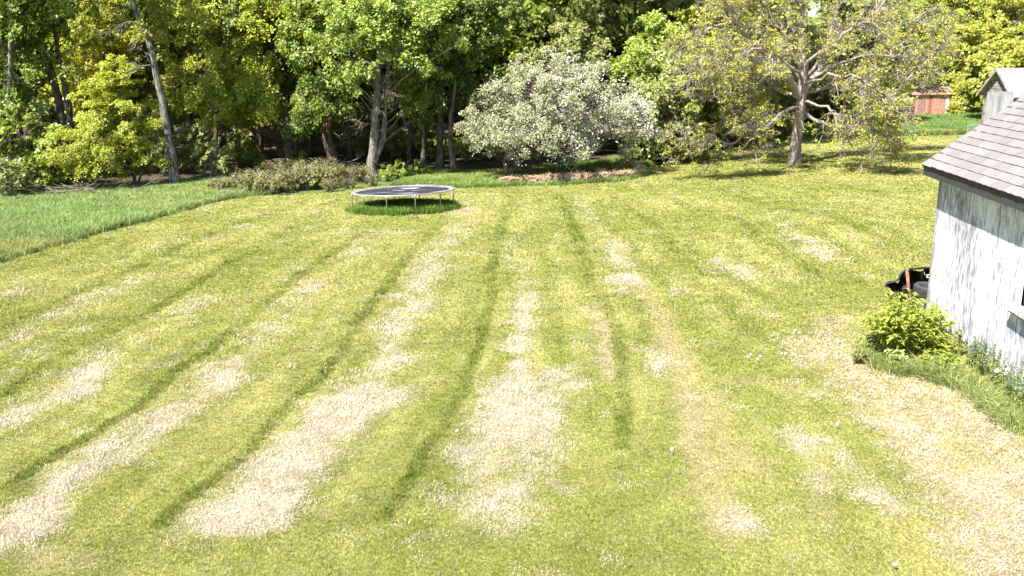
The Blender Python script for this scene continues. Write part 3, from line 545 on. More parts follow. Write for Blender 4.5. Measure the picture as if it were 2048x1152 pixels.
# --- blossoming apple tree
b = base_of(1016, 352); Y = b[1]-.5; b = on(*AT(1016, 352, Y)[:2])
def blossom(root, cs, cen):
    mb = MB()
    for c in cs:
        f_ = np.clip(.35+(c[0]-cen[0])/9-(c[2]-cen[2])/7, .12, 1.2); k = int(72*f_*(.5+rng.random())); mb.leaves(c+ball(k)*.6, rng.normal(0, .5, (k, 3))+[-.2, -.4, .6], .042*(.6+.7*rng.random(k)), .9)
    o = mb.build('blossom', M['blossom'], root); o['label'] = 'white blossom scattered through the crown'
make_tree('apple_tree', 'wide round tree covered in white blossom behind the straw bales', 'tree', b, [[b, *px_path([(1011, 320), (1008, 290), (1030, 240), (1050, 190)], Y)], [b, *px_path([(1030, 335), (1045, 318), (1075, 280), (1110, 230), (1150, 190)], Y)], [b, *px_path([(1030, 330), (1070, 300), (1140, 270), (1200, 240), (1240, 220)], Y)]], .17,
          px_blobs([(1090, 205, 150, 90, 0, 4.2), (1000, 250, 85, 55, -.5, 3.2), (1225, 235, 85, 70, .5, 3), (1100, 275, 150, 42, -1.5, 3), (1110, 140, 85, 42, .3, 2.5), (960, 265, 45, 38, -.5, 2)], Y), 380, .47, 7, 27, .058, 'leaf_apple', 'bark_brown', extra=blossom, asp=.6)
# --- spreading, nearly bare tree with young leaves
b = base_of(1587, 328); Y = b[1]; root = thing('spreading_tree', 'large spreading tree with bare grey branches and sparse young yellow leaves', 'tree', b); tb = MB(); lb = MB()
LIMBS = [([(1587, 328), (1592, 285), (1597, 240), (1604, 195), (1606, 140)], .34, .22), ([(1602, 195), (1568, 152, -1), (1522, 105, -2), (1472, 50, -3), (1430, -20, -3.5)], .22, .05), ([(1605, 150), (1606, 80), (1600, 0), (1592, -90)], .2, .04),
 ([(1605, 185), (1648, 122, 1), (1666, 50, 1), (1690, -50, 1)], .22, .05), ([(1606, 155), (1640, 100, -1), (1690, 72, -2), (1760, 25, -2.5), (1810, -30, -3)], .17, .04), ([(1600, 215), (1565, 228, -2), (1520, 265, -4), (1465, 286, -5), (1405, 285, -5.5), (1350, 278, -5.5)], .15, .03),
 ([(1604, 220), (1650, 246, -1), (1715, 250, -2), (1768, 202, -2), (1827, 146, -2), (1885, 85, -2)], .17, .03), ([(1600, 195), (1530, 178, 2), (1460, 186, 3), (1390, 205, 3)], .15, .03), ([(1606, 190), (1680, 168, 3), (1760, 158, 4), (1850, 172, 5)], .16, .03),
 ([(1606, 205), (1680, 228, -3), (1740, 262, -4.5), (1790, 285, -5)], .12, .02), ([(1602, 180), (1550, 120, 2), (1480, 110, 4), (1400, 120, 4.5)], .15, .03), ([(1606, 165), (1700, 120, 1), (1790, 110, 0), (1880, 130, -1)], .15, .03),
 ([(1602, 210), (1570, 240, 1), (1500, 240, 2), (1430, 250, 2)], .12, .03), ([(1603, 150), (1560, 60, -1), (1500, 0, -1), (1450, -60, -1)], .14, .03), ([(1604, 160), (1540, 100, -4), (1460, 120, -6), (1380, 150, -7)], .14, .03), ([(1606, 160), (1690, 60, 3), (1800, 40, 3), (1920, 60, 3)], .14, .03), ([(1606, 170), (1700, 150, -4), (1760, 190, -6), (1800, 250, -6)], .12, .02), ([(1602, 160), (1500, 60, 0), (1420, 60, 0), (1340, 110, 0)], .14, .03)]
def twigs(P, r0, level, leafy=1.):
    L = np.linalg.norm(np.diff(P, axis=0), axis=1).sum()
    n = int(L/(.34, .20, .17)[level]*(.8+.4*rng.random()))+1
    for q in range(n):
        f = (.12 if level else .22)+(.88 if level else .78)*rng.random(); i = min(int(f*(len(P)-1)), len(P)-2); a = P[i]+(P[i+1]-P[i])*(f*(len(P)-1)-i); d = unit(P[i+1]-P[i])
        out = unit(np.cross(d, rng.normal(size=3))); l = (2.3, .95, .36)[level]*(1-.45*f)*(.6+.7*rng.random()); e = a+(d*.75+out*.85)*l*.85+np.array([0, 0, (-.16, -.10, .1)[level]*l]); r = (.055, .022, .010)[level]*(1-.4*f)
        br = rough_path(bez(a, a+(d*.5+out*.7)*l*.5+[0, 0, .16*l], e, (7, 5, 3)[level]), (.06, .03, .01)[level]); tb.tube(br, np.linspace(r, r*.35, len(br)), (4, 3, 3)[level], cap=False)
        if level < 2: twigs(br, r, level+1)
        elif rng.random() < .22:
            k = rng.integers(7, 13); lb.leaves(br[-1]+rng.normal(0, .09, (k, 3))*[1, 1, .6], rng.normal(0, .5, (k, 3))+[-.2, -.3, .7], .058*(.6+.7*rng.random(k)), .65)
for li, (pp, r0, r1) in enumerate(LIMBS):
    r0 = r0 if li < 4 else r0*.66; P = smooth_path(np.array(px_path(pp, Y))-b, 16); P = rough_path(P, .02 if li == 0 else .10); L = np.linspace(0, 1, len(P)); tb.tube(P, (r0+(r1-r0)*L)*(1+(.3*np.exp(-L*14) if li == 0 else 0)), 10 if r0 > .16 else 7, cap=False)
    if li: twigs(P, r0, 0)
tb.build('trunk', M['bark_limb'], root, True); lb.build('crown', M['leaf_spring'], root)

# ------------------------------------------------------------------ shrubs, thicket and brush
def make_shrub(name, label, loc, w, h, n, leaf, size, stems, stem_mat, group=None, horiz=0):
    root = thing(name, label, 'bush', loc, group); tb = MB(); lb = MB()
    for q in range(stems):
        az = rng.random()*6.283; e = np.array([math.cos(az)*w*rng.random(), math.sin(az)*w*rng.random(), h*(.5+.6*rng.random())]); tb.tube(rough_path(bez(np.array([math.cos(az)*w*.2, math.sin(az)*w*.2, -.05]), np.array([0, 0, h*.6])+rng.normal(0, .1, 3), e, 5), .03), np.linspace(.014, .005, 5), 3, cap=False)
    for q in range(n):
        c = ball(1)[0]*[w*.9, w*.9, h*.5]+[0, 0, h*.55]; clump_leaves(lb, c, .28, 4, 16, size, np.array([0, 0, h*.4]), .6, horiz)
    tb.build('stem', M[stem_mat], root); lb.build('foliage', M[leaf], root); return root
sh = [make_shrub('bramble', '', (0, 0, 0), .95, .95, 26, 'leaf_bramble', .055, 60, 'twig', 'brambles in the thicket'), make_shrub('understory_bush', '', (0, 0, 0), 1.1, 1.7, 36, 'leaf_mid', .075, 26, 'bark_dark', 'bushes under the trees'), make_shrub('understory_bush', '', (0, 0, 0), 1.0, 1.6, 34, 'leaf_olive', .07, 26, 'twig', 'bushes under the trees')]
first = [True]*3
def put(k, u, v, s, label, group=None, dY=None):
    p = G(u, v) if dY is None else on(*AT(u, v, dY)[:2]); s = np.broadcast_to(s, 3)
    if first[k]:
        first[k] = False; o = sh[k]; o.location = tuple(p); o.scale = tuple(s); o['label'] = label
        if group: o['group'] = group
        elif 'group' in o: del o['group']
        return o
    c = copy_thing(sh[k], p, rng.random()*6.28, tuple(s), label, group)
    if not group and 'group' in c: del c['group']
    return c
BR = ['at its left tip', 'second from its left tip', 'third from its left tip', 'in front left of its middle', 'in front at its middle', 'in front right of its middle', 'in front below the crooked trunk', 'third from its right tip', 'second from its right tip', 'at the back left of its middle', 'at the back at its middle', 'at the back below the crooked trunk', 'at its right tip by the forked trunk', 'at the back near its left tip', 'low plant beside the forked trunk', 'low plant below its right half', 'low plant below its middle']
for bi, (u, v, s) in enumerate(((440, 384, .75), (480, 382, .85), (520, 385, 1.1), (548, 388, 1.15), (580, 382, 1.2), (610, 378, 1.2), (640, 376, 1.15), (670, 372, 1.0), (700, 366, .9), (560, 366, 1.1), (600, 360, 1.15), (650, 358, 1.1), (725, 362, .8), (505, 368, .9), (745, 372, .55), (700, 378, .6), (660, 384, .7))):
    put(0, u, v, s*(.9+.2*rng.random()), 'brown-stemmed bramble in the thicket by the trampoline, '+BR[bi], 'brambles in the thicket')
for u, v, s in ((800, 358, .6), (840, 352, .55), (775, 362, .5), (1240, 345, .45), (1180, 350, .4)): put(1, u, v, s, 'small leafy plant at the edge of the wood near the bales and forked trunk', 'small plants at the edge of the wood')
put(2, 430, 362, 1.35, 'pale green bush right of the leaning trunk')
put(1, 500, 345, 1.1, 'dark green bush in the shade behind the pale green bush'); put(1, 600, 342, .7, 'small dark bush between the brown curved trunk and the thick crooked trunk')
put(2, 20, 398, 1.2, 'olive bush at the far left edge of the meadow'); put(1, 75, 392, 1.0, 'green bush beside the pile of dead branches'); put(1, 40, 345, 2.2, 'tall dark bush in the shade at the left edge', dY=48); put(1, 110, 350, 1.9, 'dark leafy bush under the twin-trunked tree', dY=49)
put(2, 1290, 322, 1.0, 'straggly olive bush at the right end of the straw bales'); put(2, 1260, 328, .8, 'low brown green bush behind the end straw bales'); put(2, 1380, 300, 1.4, 'olive bush under the left boughs of the spreading tree'); put(1, 1330, 300, 1.5, 'green bush behind the right lobe of the blossoming tree'); put(2, 1450, 288, 1.4, 'dull bush further back under the left boughs of the spreading tree')
for u, dY in ((1310, 57), (1400, 60), (1480, 63), (1540, 66)): put(2, u, 280, 1.8, 'dull thicket bush in the shade behind the spreading tree', 'thicket behind the spreading tree', dY)
for u, dY in ((560, 62), (640, 64), (720, 61), (790, 60), (860, 58), (930, 56), (1000, 57), (1080, 58), (1160, 58), (480, 60), (330, 53), (250, 54), (160, 53), (400, 56), (690, 68), (600, 70), (780, 70)): kk = 1 if rng.random() < .5 else 2; put(kk, u, 300, (1.5, 1.5, 1.2+.6*rng.random()), ('green' if kk == 1 else 'olive')+' bush'+(' deep' if dY > 66 else '')+' in shade under trees behind '+behind(AT(u, 300, dY)), 'bushes under the trees', dY)
for dY, x0_, x1_ in ((73, -36, 16), (90, -48, 18)):
    for x in np.arange(x0_, x1_, 3.3): q = on(x+rng.normal(0, .6), dY+rng.normal(0, 1)); q = q if -60 < pix_u(q) < 1500 else on(-8-x*.2, dY); k = 1 if rng.random() < .6 else 2; c_ = copy_thing(sh[k], q, rng.random()*6.28, (1.9, 1.9, 1.9+.8*rng.random()), ('tall green' if k == 1 else 'tall olive')+(' bush far back' if dY < 80 else ' bush furthest back')+' in shade behind '+behind(q), 'bushes under the trees')
b = G(160, 396); root = thing('brush_pile', 'pile of bare dead branches at the edge of the left meadow', 'brush pile', b)
for q in range(22):
    mb = MB(); a = np.array([rng.normal(.4, 1.2), rng.normal(0, .5), .02+.4*rng.random()**2]); az = rng.normal(0, .5)+(3.14 if rng.random() < .5 else 0); L = .8+1.6*rng.random(); e = a+np.array([math.cos(az)*L, math.sin(az)*L, .15+.45*rng.random()]); e[2] += float(gz(b[0]+e[0], b[1]+e[1])-b[2]); a[2] += float(gz(b[0]+a[0], b[1]+a[1])-b[2])
    P = rough_path(bez(a, (a+e)/2+rng.normal(0, .15, 3), e, 6), .04); mb.tube(P, np.linspace(.03, .01, 6), 5)
    for w in range(4): j = rng.integers(2, 5); f = P[j]+unit(e-a)*.4+rng.normal(0, .22, 3); mb.tube([P[j], (P[j]+f)/2+rng.normal(0, .03, 3), f], [.012, .009, .005], 3)
    mb.build('branch', M['brush'], root, True)
for (u, v, az, lbl) in ((690, 338, .5, 'pale dead branch leaning beside the crooked old trunk'), (445, 392, .1, 'dry fallen branch at the end of the left meadow')):
    b = G(u, v); mb = MB(); P = rough_path(bez(np.array([-.9, 0, .05]), np.array([0, .1, .35]), np.array([1.0, .2, .75 if az > .3 else .15]), 8), .04); mb.tube(P, np.linspace(.05, .015, 8), 6)
    for w in range(5): j = rng.integers(2, 7); f = P[j]+rng.normal(0, .3, 3)+[.2, 0, .15]; mb.tube([P[j], (P[j]+f)/2, f], [.018, .012, .006], 4)
    o = mb.build('fallen_branch', M['dead_wood'], None, True); o.location = tuple(b); tag(o, lbl, 'branch')

# ------------------------------------------------------------------ trampoline
M['steel'] = plain('galvanised_steel', (.26, .25, .24), (.48, .47, .46), 9, .45, .1, .5)
M['spring'] = plain('rusty_spring', (.17, .13, .11), (.36, .33, .31), 6, .6, .1, .2)
m, t, b = mat('trampoline_mat', .55); v = mapped(t, (.55, 1.3, 1)); n = noise(t, 2.0, 3, v, .55); n.inputs['Distortion'].default_value = .6
r = ramp(t, [(.52, (.03, .031, .042)), (.60, (.08, .084, .10)), (.66, (.32, .33, .36))], n.outputs['Fac']); t.links.new(r.outputs[0], b.inputs['Base Color']); M['tramp_mat'] = m
tz = float(gz(*TC)); HR = .80
root = thing('trampoline', 'round trampoline with black mat and bare steel legs on the lawn', 'trampoline', (TC[0], TC[1], tz))
gxs = float(gz(TC[0]+2, TC[1])-gz(TC[0]-2, TC[1]))/4+.012; gys = float(gz(TC[0], TC[1]+2)-gz(TC[0], TC[1]-2))/4*.85
def trp(r, a, z): x = r*math.cos(a); y = r*math.sin(a); return np.array([x, y, z+gxs*x+gys*y])
mb = MB(); mb.tube([trp(TR, a, HR) for a in np.linspace(0, 6.2832, 73)], .024, 8); mb.build('frame', M['steel'], root, True)
mb = MB(); rings = 14; seg = 64; V = [trp(0, 0, HR-.03)]; Q = []; T = []
for k in range(1, rings+1):
    rr = (TR-.21)*k/rings
    for a in range(seg): V.append(trp(rr, a*2*math.pi/seg, HR-.02-.035*(1-(k/rings)**2)))
for a in range(seg): T.append([0, 1+a, 1+(a+1) % seg])
for k in range(rings-1):
    for a in range(seg): Q.append([1+k*seg+a, 1+(k+1)*seg+a, 1+(k+1)*seg+(a+1) % seg, 1+k*seg+(a+1) % seg])
mb.add(V, Q, T); mb.build('mat', M['tramp_mat'], root, True)
mb = MB(); mb.tube([trp(TR-.21, a, HR-.018) for a in np.linspace(0, 6.2832, 73)], .014, 5); mb.build('mat_hem', M['spring'], root, True)
mb = MB()
for k in range(96):
    a = k*2*math.pi/96; mb.tube([trp(TR-.215, a, HR-.012), trp(TR-.10, a, HR-.004), trp(TR-.01, a, HR+.006)], [.012, .024, .012], 5)
o = mb.build('springs', M['spring'], root, True); o['kind'] = 'stuff'
for k in range(12):
    a = math.radians(-90-73+30.6*k if k < 6 else -90-73+30.6*5+29.4*(k-5)); mb = MB(); p = trp(TR, a, HR); q = trp(TR+.01, a, 0); q[2] = float(gz(TC[0]+q[0], TC[1]+q[1]))-tz-.02
    mb.tube([p, p+[0, 0, -.06], p*[.997, .997, 1]+[0, 0, -.12], q], [.03, .03, .021, .021], 8)
    mb.build('leg', M['steel'], root, True)
for k in range(6):                                    # each pair of legs is joined by a bar on the ground
    a0 = math.radians(-163+30.6*2*k); a1 = a0+math.radians(30.3); p0, p1 = trp(TR+.01, a0, 0), trp(TR+.01, a1, 0)
    for p in (p0, p1): p[2] = float(gz(TC[0]+p[0], TC[1]+p[1]))-tz+.03
    mb = MB(); mb.tube([p0, p1], .02, 6); mb.build('foot_bar', M['steel'], root, True)

# ------------------------------------------------------------------ straw bales round the bed under the blossoming tree
M['bale'] = plain('bale_straw', (.14, .085, .048), (.42, .31, .20), 22, .95, .9, 0, (.25, 1, 1.6))
M['bale_blade'] = leaf_mat('bale_blade', (.26, .17, .10), (.50, .38, .25), .1, (.60, .50, .36), .1)
line = [(1000, 371), (1047, 369), (1086, 370), (1126, 368.5), (1166, 367), (1204, 364.5), (1236, 361), (1264, 357), (1292, 351)]
BL = ['leftmost straw bale of the row under the blossoming tree', 'second straw bale from the left in the row', 'third straw bale from the left in the row', 'fourth straw bale from the left in the row', 'fifth straw bale from the left in the row', 'sixth straw bale from the left in the row', 'seventh straw bale from the left, where the row bends back', 'rightmost straw bale of the row, bright in the sun']
def bale(c, ax, L, label, hh=.20, dw=.22):
    root = thing('straw_bale', label, 'straw bale', c, 'straw bales under the blossoming tree'); ax = unit(ax); sd = np.array([-ax[1], ax[0], 0]); mb = MB()
    nx_, ny_, nz_ = 9, 4, 4; V = []; idx = {}; Q = []
    def vid(i, j, k):
        if (i, j, k) not in idx:
            u, w, h = i/nx_*2-1, j/ny_*2-1, k/nz_*2-1; e = 1-.06*(abs(u)**6+abs(w)**6+abs(h)**6-1); p = ax*u*L/2*e+sd*w*dw*e+np.array([0, 0, hh+h*hh*e]); idx[(i, j, k)] = len(V); V.append(p+rng.normal(0, .03, 3))
        return idx[(i, j, k)]
    for i in range(nx_):
        for j in range(ny_):
            for k in (0, nz_): Q.append([vid(i, j, k), vid(i+1, j, k), vid(i+1, j+1, k), vid(i, j+1, k)])
        for k in range(nz_):
            for j in (0, ny_): Q.append([vid(i, j, k), vid(i+1, j, k), vid(i+1, j, k+1), vid(i, j, k+1)])
    for j in range(ny_):
        for k in range(nz_):
            for i in (0, nx_): Q.append([vid(i, j, k), vid(i, j+1, k), vid(i, j+1, k+1), vid(i, j, k+1)])
    mb.add(V, Q); mb.build('body', M['bale'], root); V = np.array(V); mb = MB()
    P = V[rng.integers(0, len(V), 420)]+rng.normal(0, .05, (420, 3)); P[:, 2] = np.maximum(P[:, 2], .01); nr = P-[0, 0, hh]; mb.leaves(P, nr+rng.normal(0, .35, (420, 3)), .10*(.4+rng.random(420)), .08)
    k = 60; P = sd*(-dw-.05-.12*rng.random((k, 1)))+ax*(rng.random((k, 1))-.5)*L*1.05+np.array([0, 0, .02]); mb.leaves(P, rng.normal(0, .2, (k, 3))+[0, 0, 1], .1, .08)
    mb.build('loose_straw', M['bale_blade'], root)
    for q in (-.2, .2):
        mb = MB(); mb.tube([sd*w*(dw+.012)*1.0+ax*q*L+np.array([0, 0, z]) for w, z in ((-1, .04), (-1, 2*hh-.03), (-.85, 2*hh+.008), (.85, 2*hh+.008), (1, 2*hh-.03), (1, .04))], .006, 3); mb.build('twine', M['twig'], root)
for k in range(8):
    p, q = G(*line[k]), G(*line[k+1]); c = (p+q)/2; d = q-p; c = c+np.array([-d[1], d[0], 0])/np.linalg.norm(d)*.2; c[2] = float(gz(c[0], c[1]))-.02
    bale(c, d*[1, 1, 0], np.linalg.norm(d[:2])*.99, BL[k], .19+.07*rng.random())
for u, v, az, L, lbl in ((1278, 346, 1.9, .8, 'straw bale set crosswise behind the right end of the row'), (1252, 338, 2.6, 1.0, 'frayed straw bale lying furthest back in the bed'), (1203, 356, .2, .55, 'broken half bale lying inside the bed behind the row')):
    c = G(u, v); c[2] -= .02; bale(c, [math.cos(az), math.sin(az), 0], L, lbl, .24)

# ------------------------------------------------------------------ white shed
def paint(name, base, wood, lo, hi, sc=1.0, rough=.6):
    m, t, b = mat(name, rough); v = mapped(t, (10*sc, 10*sc, 2.0*sc)); n = noise(t, 2.2, 8, v, .75); v2 = mapped(t, (1.2, 1.2, .8)); n2 = noise(t, 1.2, 3, v2)
    ad = nd(t, 'ShaderNodeMath', operation='ADD'); mu = nd(t, 'ShaderNodeMath', operation='MULTIPLY'); mu.inputs[1].default_value = .45; t.links.new(n2.outputs['Fac'], mu.inputs[0]); t.links.new(n.outputs['Fac'], ad.inputs[0]); t.links.new(mu.outputs[0], ad.inputs[1])
    oi = nd(t, 'ShaderNodeObjectInfo'); m3 = nd(t, 'ShaderNodeMath', operation='MULTIPLY_ADD'); m3.inputs[1].default_value = .09; t.links.new(oi.outputs['Random'], m3.inputs[0]); t.links.new(ad.outputs[0], m3.inputs[2])
    r = ramp(t, [(lo, base), (lo+.02, tuple(.75*x for x in base)), (hi, wood)], m3.outputs[0]); t.links.new(r.outputs[0], b.inputs['Base Color']); bump(t, b, m3.outputs[0], .5, .006); return m
M['white_paint'] = paint('peeling_white_paint', (.66, .665, .69), (.20, .20, .235), .745, .87)
M['white_trim'] = paint('white_trim_paint', (.78, .77, .76), (.33, .29, .27), .74, .86, 1.3)
M['old_wood'] = paint('weathered_wood', (.40, .37, .36), (.20, .17, .16), .66, .90)
M['fascia'] = paint('peeling_dark_fascia', (.045, .045, .05), (.42, .42, .45), .90, 1.02, .8)
M['shade_black'] = plain('painted_inner_shade', (.012, .012, .012), (.02, .02, .02), 3, .9, 0)  # near-black colour stands for the shade inside the sheds
m, t, b = mat('shingle', .95); v = mapped(t, (60, 60, 60)); n = noise(t, 1.5, 4, v, .8); oi = nd(t, 'ShaderNodeObjectInfo'); r = ramp(t, [(.3, (.115, .106, .108)), (.7, (.275, .256, .258))], n.outputs['Fac'])
hs = nd(t, 'ShaderNodeHueSaturation'); mr = nd(t, 'ShaderNodeMapRange'); mr.inputs[3].default_value = .87; mr.inputs[4].default_value = 1.07; t.links.new(oi.outputs['Random'], mr.inputs[0]); t.links.new(mr.outputs[0], hs.inputs['Value']); t.links.new(r.outputs[0], hs.inputs['Color']); t.links.new(hs.outputs[0], b.inputs['Base Color']); bump(t, b, n.outputs['Fac'], .5, .004); M['shingle'] = m
M['glass'] = mat('window_glass', .05)[0]; M['glass'].node_tree.nodes['Principled BSDF'].inputs['Base Color'].default_value = (.05, .055, .06, 1); M['glass'].node_tree.nodes['Principled BSDF'].inputs['Specular IOR Level'].default_value = .6
Z3 = np.array([0, 0, 1.]); EH = 2.385; rr_ = ray(1843, 328); SE = rr_*((EH-CH)/rr_[2])+[0, 0, CH]          # eave corner
A0 = np.array([SA[0], SA[1], 0.]); shed = thing('white_shed', 'old white shed with peeling paint and shingle roof at the right edge', 'shed', (SA[0], SA[1], SA[2]))
def S(s, n, z): return A0-SD*s+SN*n+Z3*z-np.array(shed.location)   # s along the wall towards the viewer, n into the shed, z up
AXS = np.array([-SD, SN, Z3])
WL, DEP, SL = 6.2, 3.9, .74; RUN = DEP/2+.32
seams = [.0, .46, .91, 1.36, 1.815, 2.26, 2.70, 3.15, 3.60, 4.05, 4.5, 4.95, 5.4, 5.85, WL]
zt = 2.36
wroot = MB(); wroot.box(S(WL/2, DEP/2+.03, 1.0), (WL/2-.03, DEP/2-.03, 1.28), AXS); wroot.build('shade_core', M['shade_black'], shed)  # solid block painted near-black so the gaps between planks read as shade
WS0, WS1, WZ0, WZ1 = 3.10, 3.98, .93, 1.60
wall = MB(); wall.box(S(WL/2, .035, -.12), (WL/2, .03, .16), AXS); wall = wall.build('wall', M['white_paint'], shed)
for k in range(len(seams)-1):
    a, c = seams[k]+.011, seams[k+1]-.011; pr = rng.random()*.006; zb = .0+.06*rng.random()-.05
    zb_g = float(gz(*(A0-SD*(a+c)/2)[:2]))+.03
    spans = [(zb_g+rng.random()*.03, zt)]
    if c > WS0 and a < WS1: spans = [(zb_g, WZ0-.02), (WZ1+.02, zt)]
    parts = []
    for z0, z1 in spans: parts.append((a, c, z0, z1))
    if c > WS0 and a < WS1:
        if a < WS0: parts.append((a, WS0-.02, WZ0-.02, WZ1+.02))
        if c > WS1: parts.append((WS1+.02, c, WZ0-.02, WZ1+.02))
    mb = MB()
    for a1, c1, z0, z1 in parts: mb.box(S((a1+c1)/2, -.011-pr/2, (z0+z1)/2), ((c1-a1)/2, .012+pr/2, (z1-z0)/2), AXS)
    mb.build('plank', M['white_paint'], wall)
mb = MB(); mb.box(S(-.03, .02, 1.06), (.028, .055, 1.3), AXS); o = mb.build('corner_board', M['old_wood'], shed); o['label'] = 'bare weathered corner board'
for nm, f, zc in (('rear_wall', DEP, 1.05),):
    mb = MB(); mb.box(S(WL/2, f+.02, zc), (WL/2, .03, 1.32), AXS); mb.build(nm, M['white_paint'], shed)
for s in (0, WL):                                       # gable ends
    mb = MB(); q = [S(s, 0, -.25), S(s, DEP, -.25), S(s, DEP, zt), S(s, DEP/2, zt+DEP/2*SL), S(s, 0, zt)]; off = -SD*.02*(1 if s == 0 else -1)
    V = [p for p in q]+[p+off for p in q]; mb.add(V, [[k, (k+1) % 5, 5+(k+1) % 5, 5+k] for k in range(5)]+[[0, 1, 2, 4], [5, 9, 7, 6]], [[2, 3, 4], [7, 9, 8]]); mb.build('gable_wall', M['white_paint'], shed)
# window
win = MB()
for c, h in (((WS0+.035, -.035, (WZ0+WZ1)/2), (.045, .022, (WZ1-WZ0)/2+.05)), ((WS1-.035, -.035, (WZ0+WZ1)/2), (.045, .022, (WZ1-WZ0)/2+.05))): win.box(S(*c), h, AXS)
win.box(S((WS0+WS1)/2, -.037, WZ1+.02), ((WS1-WS0)/2+.03, .026, .045), AXS); win = win.build('window', M['white_trim'], shed)
mb = MB(); mb.box(S((WS0+WS1)/2, .02, (WZ0+WZ1)/2), ((WS1-WS0)/2-.08, .006, (WZ1-WZ0)/2), AXS); mb.build('pane', M['glass'], win)
mb = MB(); mb.box(S((WS0+WS1)/2, -.0, (WZ0+WZ1)/2), ((WS1-WS0)/2-.08, .012, .016), AXS); mb.box(S((WS0+WS1)/2, -.003, (WZ0+WZ1)/2), (.015, .012, (WZ1-WZ0)/2-.02), AXS); mb.build('glazing_bar', M['old_wood'], win)
mb = MB(); mb.box(S((WS0+WS1)/2, -.085, WZ0-.045), ((WS1-WS0)/2+.05, .085, .028), AXS); mb.build('sill', M['white_trim'], win)
mb = MB(); mb.box(S((WS0+WS1)/2, -.06, WZ0-.105), ((WS1-WS0)/2+.04, .045, .028), AXS); mb.build('sill_apron', M['old_wood'], win)
# roof
e_s = float((A0-SE)@SD); e_n = float((SE-A0)@SN)        # eave corner in shed coordinates
RL = WL+.35-e_s
def RP(s, f, up=0.): k = math.hypot(1, SL); return S(e_s+s, e_n+f/k-up*SL/k, EH+f*SL/k+up/k)      # s along the eave, f up the slope, up off the roof
rx = np.array([-SD, (SN+Z3*SL)/math.hypot(1, SL), unit(np.cross(-SD, (SN+Z3*SL)))]); rn = unit(Z3-SN*SL)
SLEN = RUN*math.hypot(1, SL)+.04
mb = MB(); mb.box((RP(.03, .04, -.03)+RP(RL-.03, SLEN-.03, -.03))/2, (RL/2-.03, SLEN/2-.04, .016), np.array([-SD, unit(SN+Z3*SL), rn])); roof = mb.build('roof', M['old_wood'], shed)
mb = MB(); k_ = math.hypot(1, SL); q = S(e_s+RL/2, e_n+2*RUN-.0, EH); mb.box((S(e_s+RL/2, e_n+RUN, EH+RUN*SL-.03)+q)/2+Z3*.0, (RL/2, RUN*k_/2, .02), np.array([-SD, unit(-SN+Z3*SL), unit(Z3+SN*SL)])); mb.build('rear_roof_slope', M['shingle'], shed)
EXP, TABW = .151, .44; me0 = None; cnt = 0; rest = MB(); ax3 = np.array([-SD, unit(SN+Z3*SL), rn])
tab_meshes = []
for v_ in range(6):
    mb = MB(); jg = rng.normal(0, .003, 6); n_ = 5
    top = [[-TABW/2+.003+(TABW-.006)*i/n_, EXP+.05, -.004] for i in range(n_+1)]; bot = [[-TABW/2+.003+(TABW-.006)*i/n_, jg[i], .013+rng.normal(0, .003)] for i in range(n_+1)]
    low = [[p[0], p[1], p[2]-.014] for p in bot]; V = top+bot+low; m1 = n_+1
    mb.add(np.array(V)@ax3, [[i, m1+i, m1+i+1, i+1] for i in range(n_)]+[[m1+i, 2*m1+i, 2*m1+i+1, m1+i+1] for i in range(n_)]); tab_meshes.append(mb.mesh('shingle', M['shingle']))
nc = int(SLEN/EXP)
for c in range(nc):
    off = (0, .5, .22, .7)[c % 4]*TABW+rng.normal(0, .01); s = -off
    while s < RL:
        ctr = s+TABW/2
        if ctr-TABW/2 > -.001 and ctr+TABW/2 < RL+.001 and (cnt < 296 and ctr < 4.6):
            o = obj('shingle', tab_meshes[rng.integers(0, 6)], roof); o.location = tuple(RP(ctr, c*EXP, .004)); cnt += 1
        else:
            a, d = max(s, 0)+.003, min(s+TABW, RL)-.003
            if d-a > .02: rest.box((RP(a, c*EXP, .002)+RP(d, c*EXP+EXP+.03, -.002))/2, ((d-a)/2, (EXP+.04)/2, .004), ax3)
        s += TABW
o = rest.build('shingle', M['shingle'], roof); o['kind'] = 'stuff'
mb = MB(); mb.box(RP(RL/2, .0, -.085)+SN*.0-Z3*.02, (RL/2-.01, .014, .085), AXS); f_ = mb.build('fascia_board', M['fascia'], shed); f_['label'] = 'dark fascia board with flaking white paint'
mb = MB(); mb.box(S(e_s+RL/2, e_n/2+.01, EH-.10), (RL/2-.03, abs(e_n)/2-.03, .01), AXS); mb.build('soffit', M['white_paint'], shed)
mb = MB(); mb.box((RP(.0, .0, -.06)+RP(0, SLEN, -.06))/2-SD*(-.012), (.011, SLEN/2, .05), np.array([-SD, unit(SN+Z3*SL), rn])); mb.build('rake_board', M['old_wood'], shed)

# ------------------------------------------------------------------ sagging tarp, rusty frame and tyres behind the shed
M['tarp'] = plain('black_tarp', (.016, .016, .018), (.04, .04, .045), 5, .32, .5)
M['rust'] = plain('rusty_iron', (.16, .07, .04), (.34, .18, .11), 14, .85, .3)
M['black_pipe'] = plain('black_pipe', (.02, .02, .022), (.05, .05, .05), 8, .5, .1)
M['tyre'] = plain('tyre_rubber', (.03, .03, .03), (.07, .07, .07), 20, .9, .3)
tb0 = G(1808, 600); YT = tb0[1]; root = thing('tarp_frame', 'black tarp sagging inside a rusty pipe frame behind the white shed', 'tarp', tb0)
def L_(u, v, dy=0): return AT(u, v, YT+dy)-tb0
mb = MB(); mb.tube(smooth_path([L_(1772, 568), L_(1795, 560), L_(1806, 543), L_(1830, 537, .1), L_(1872, 535, .2)], 14), .022, 7); mb.build('rim_pipe', M['black_pipe'], root, True)
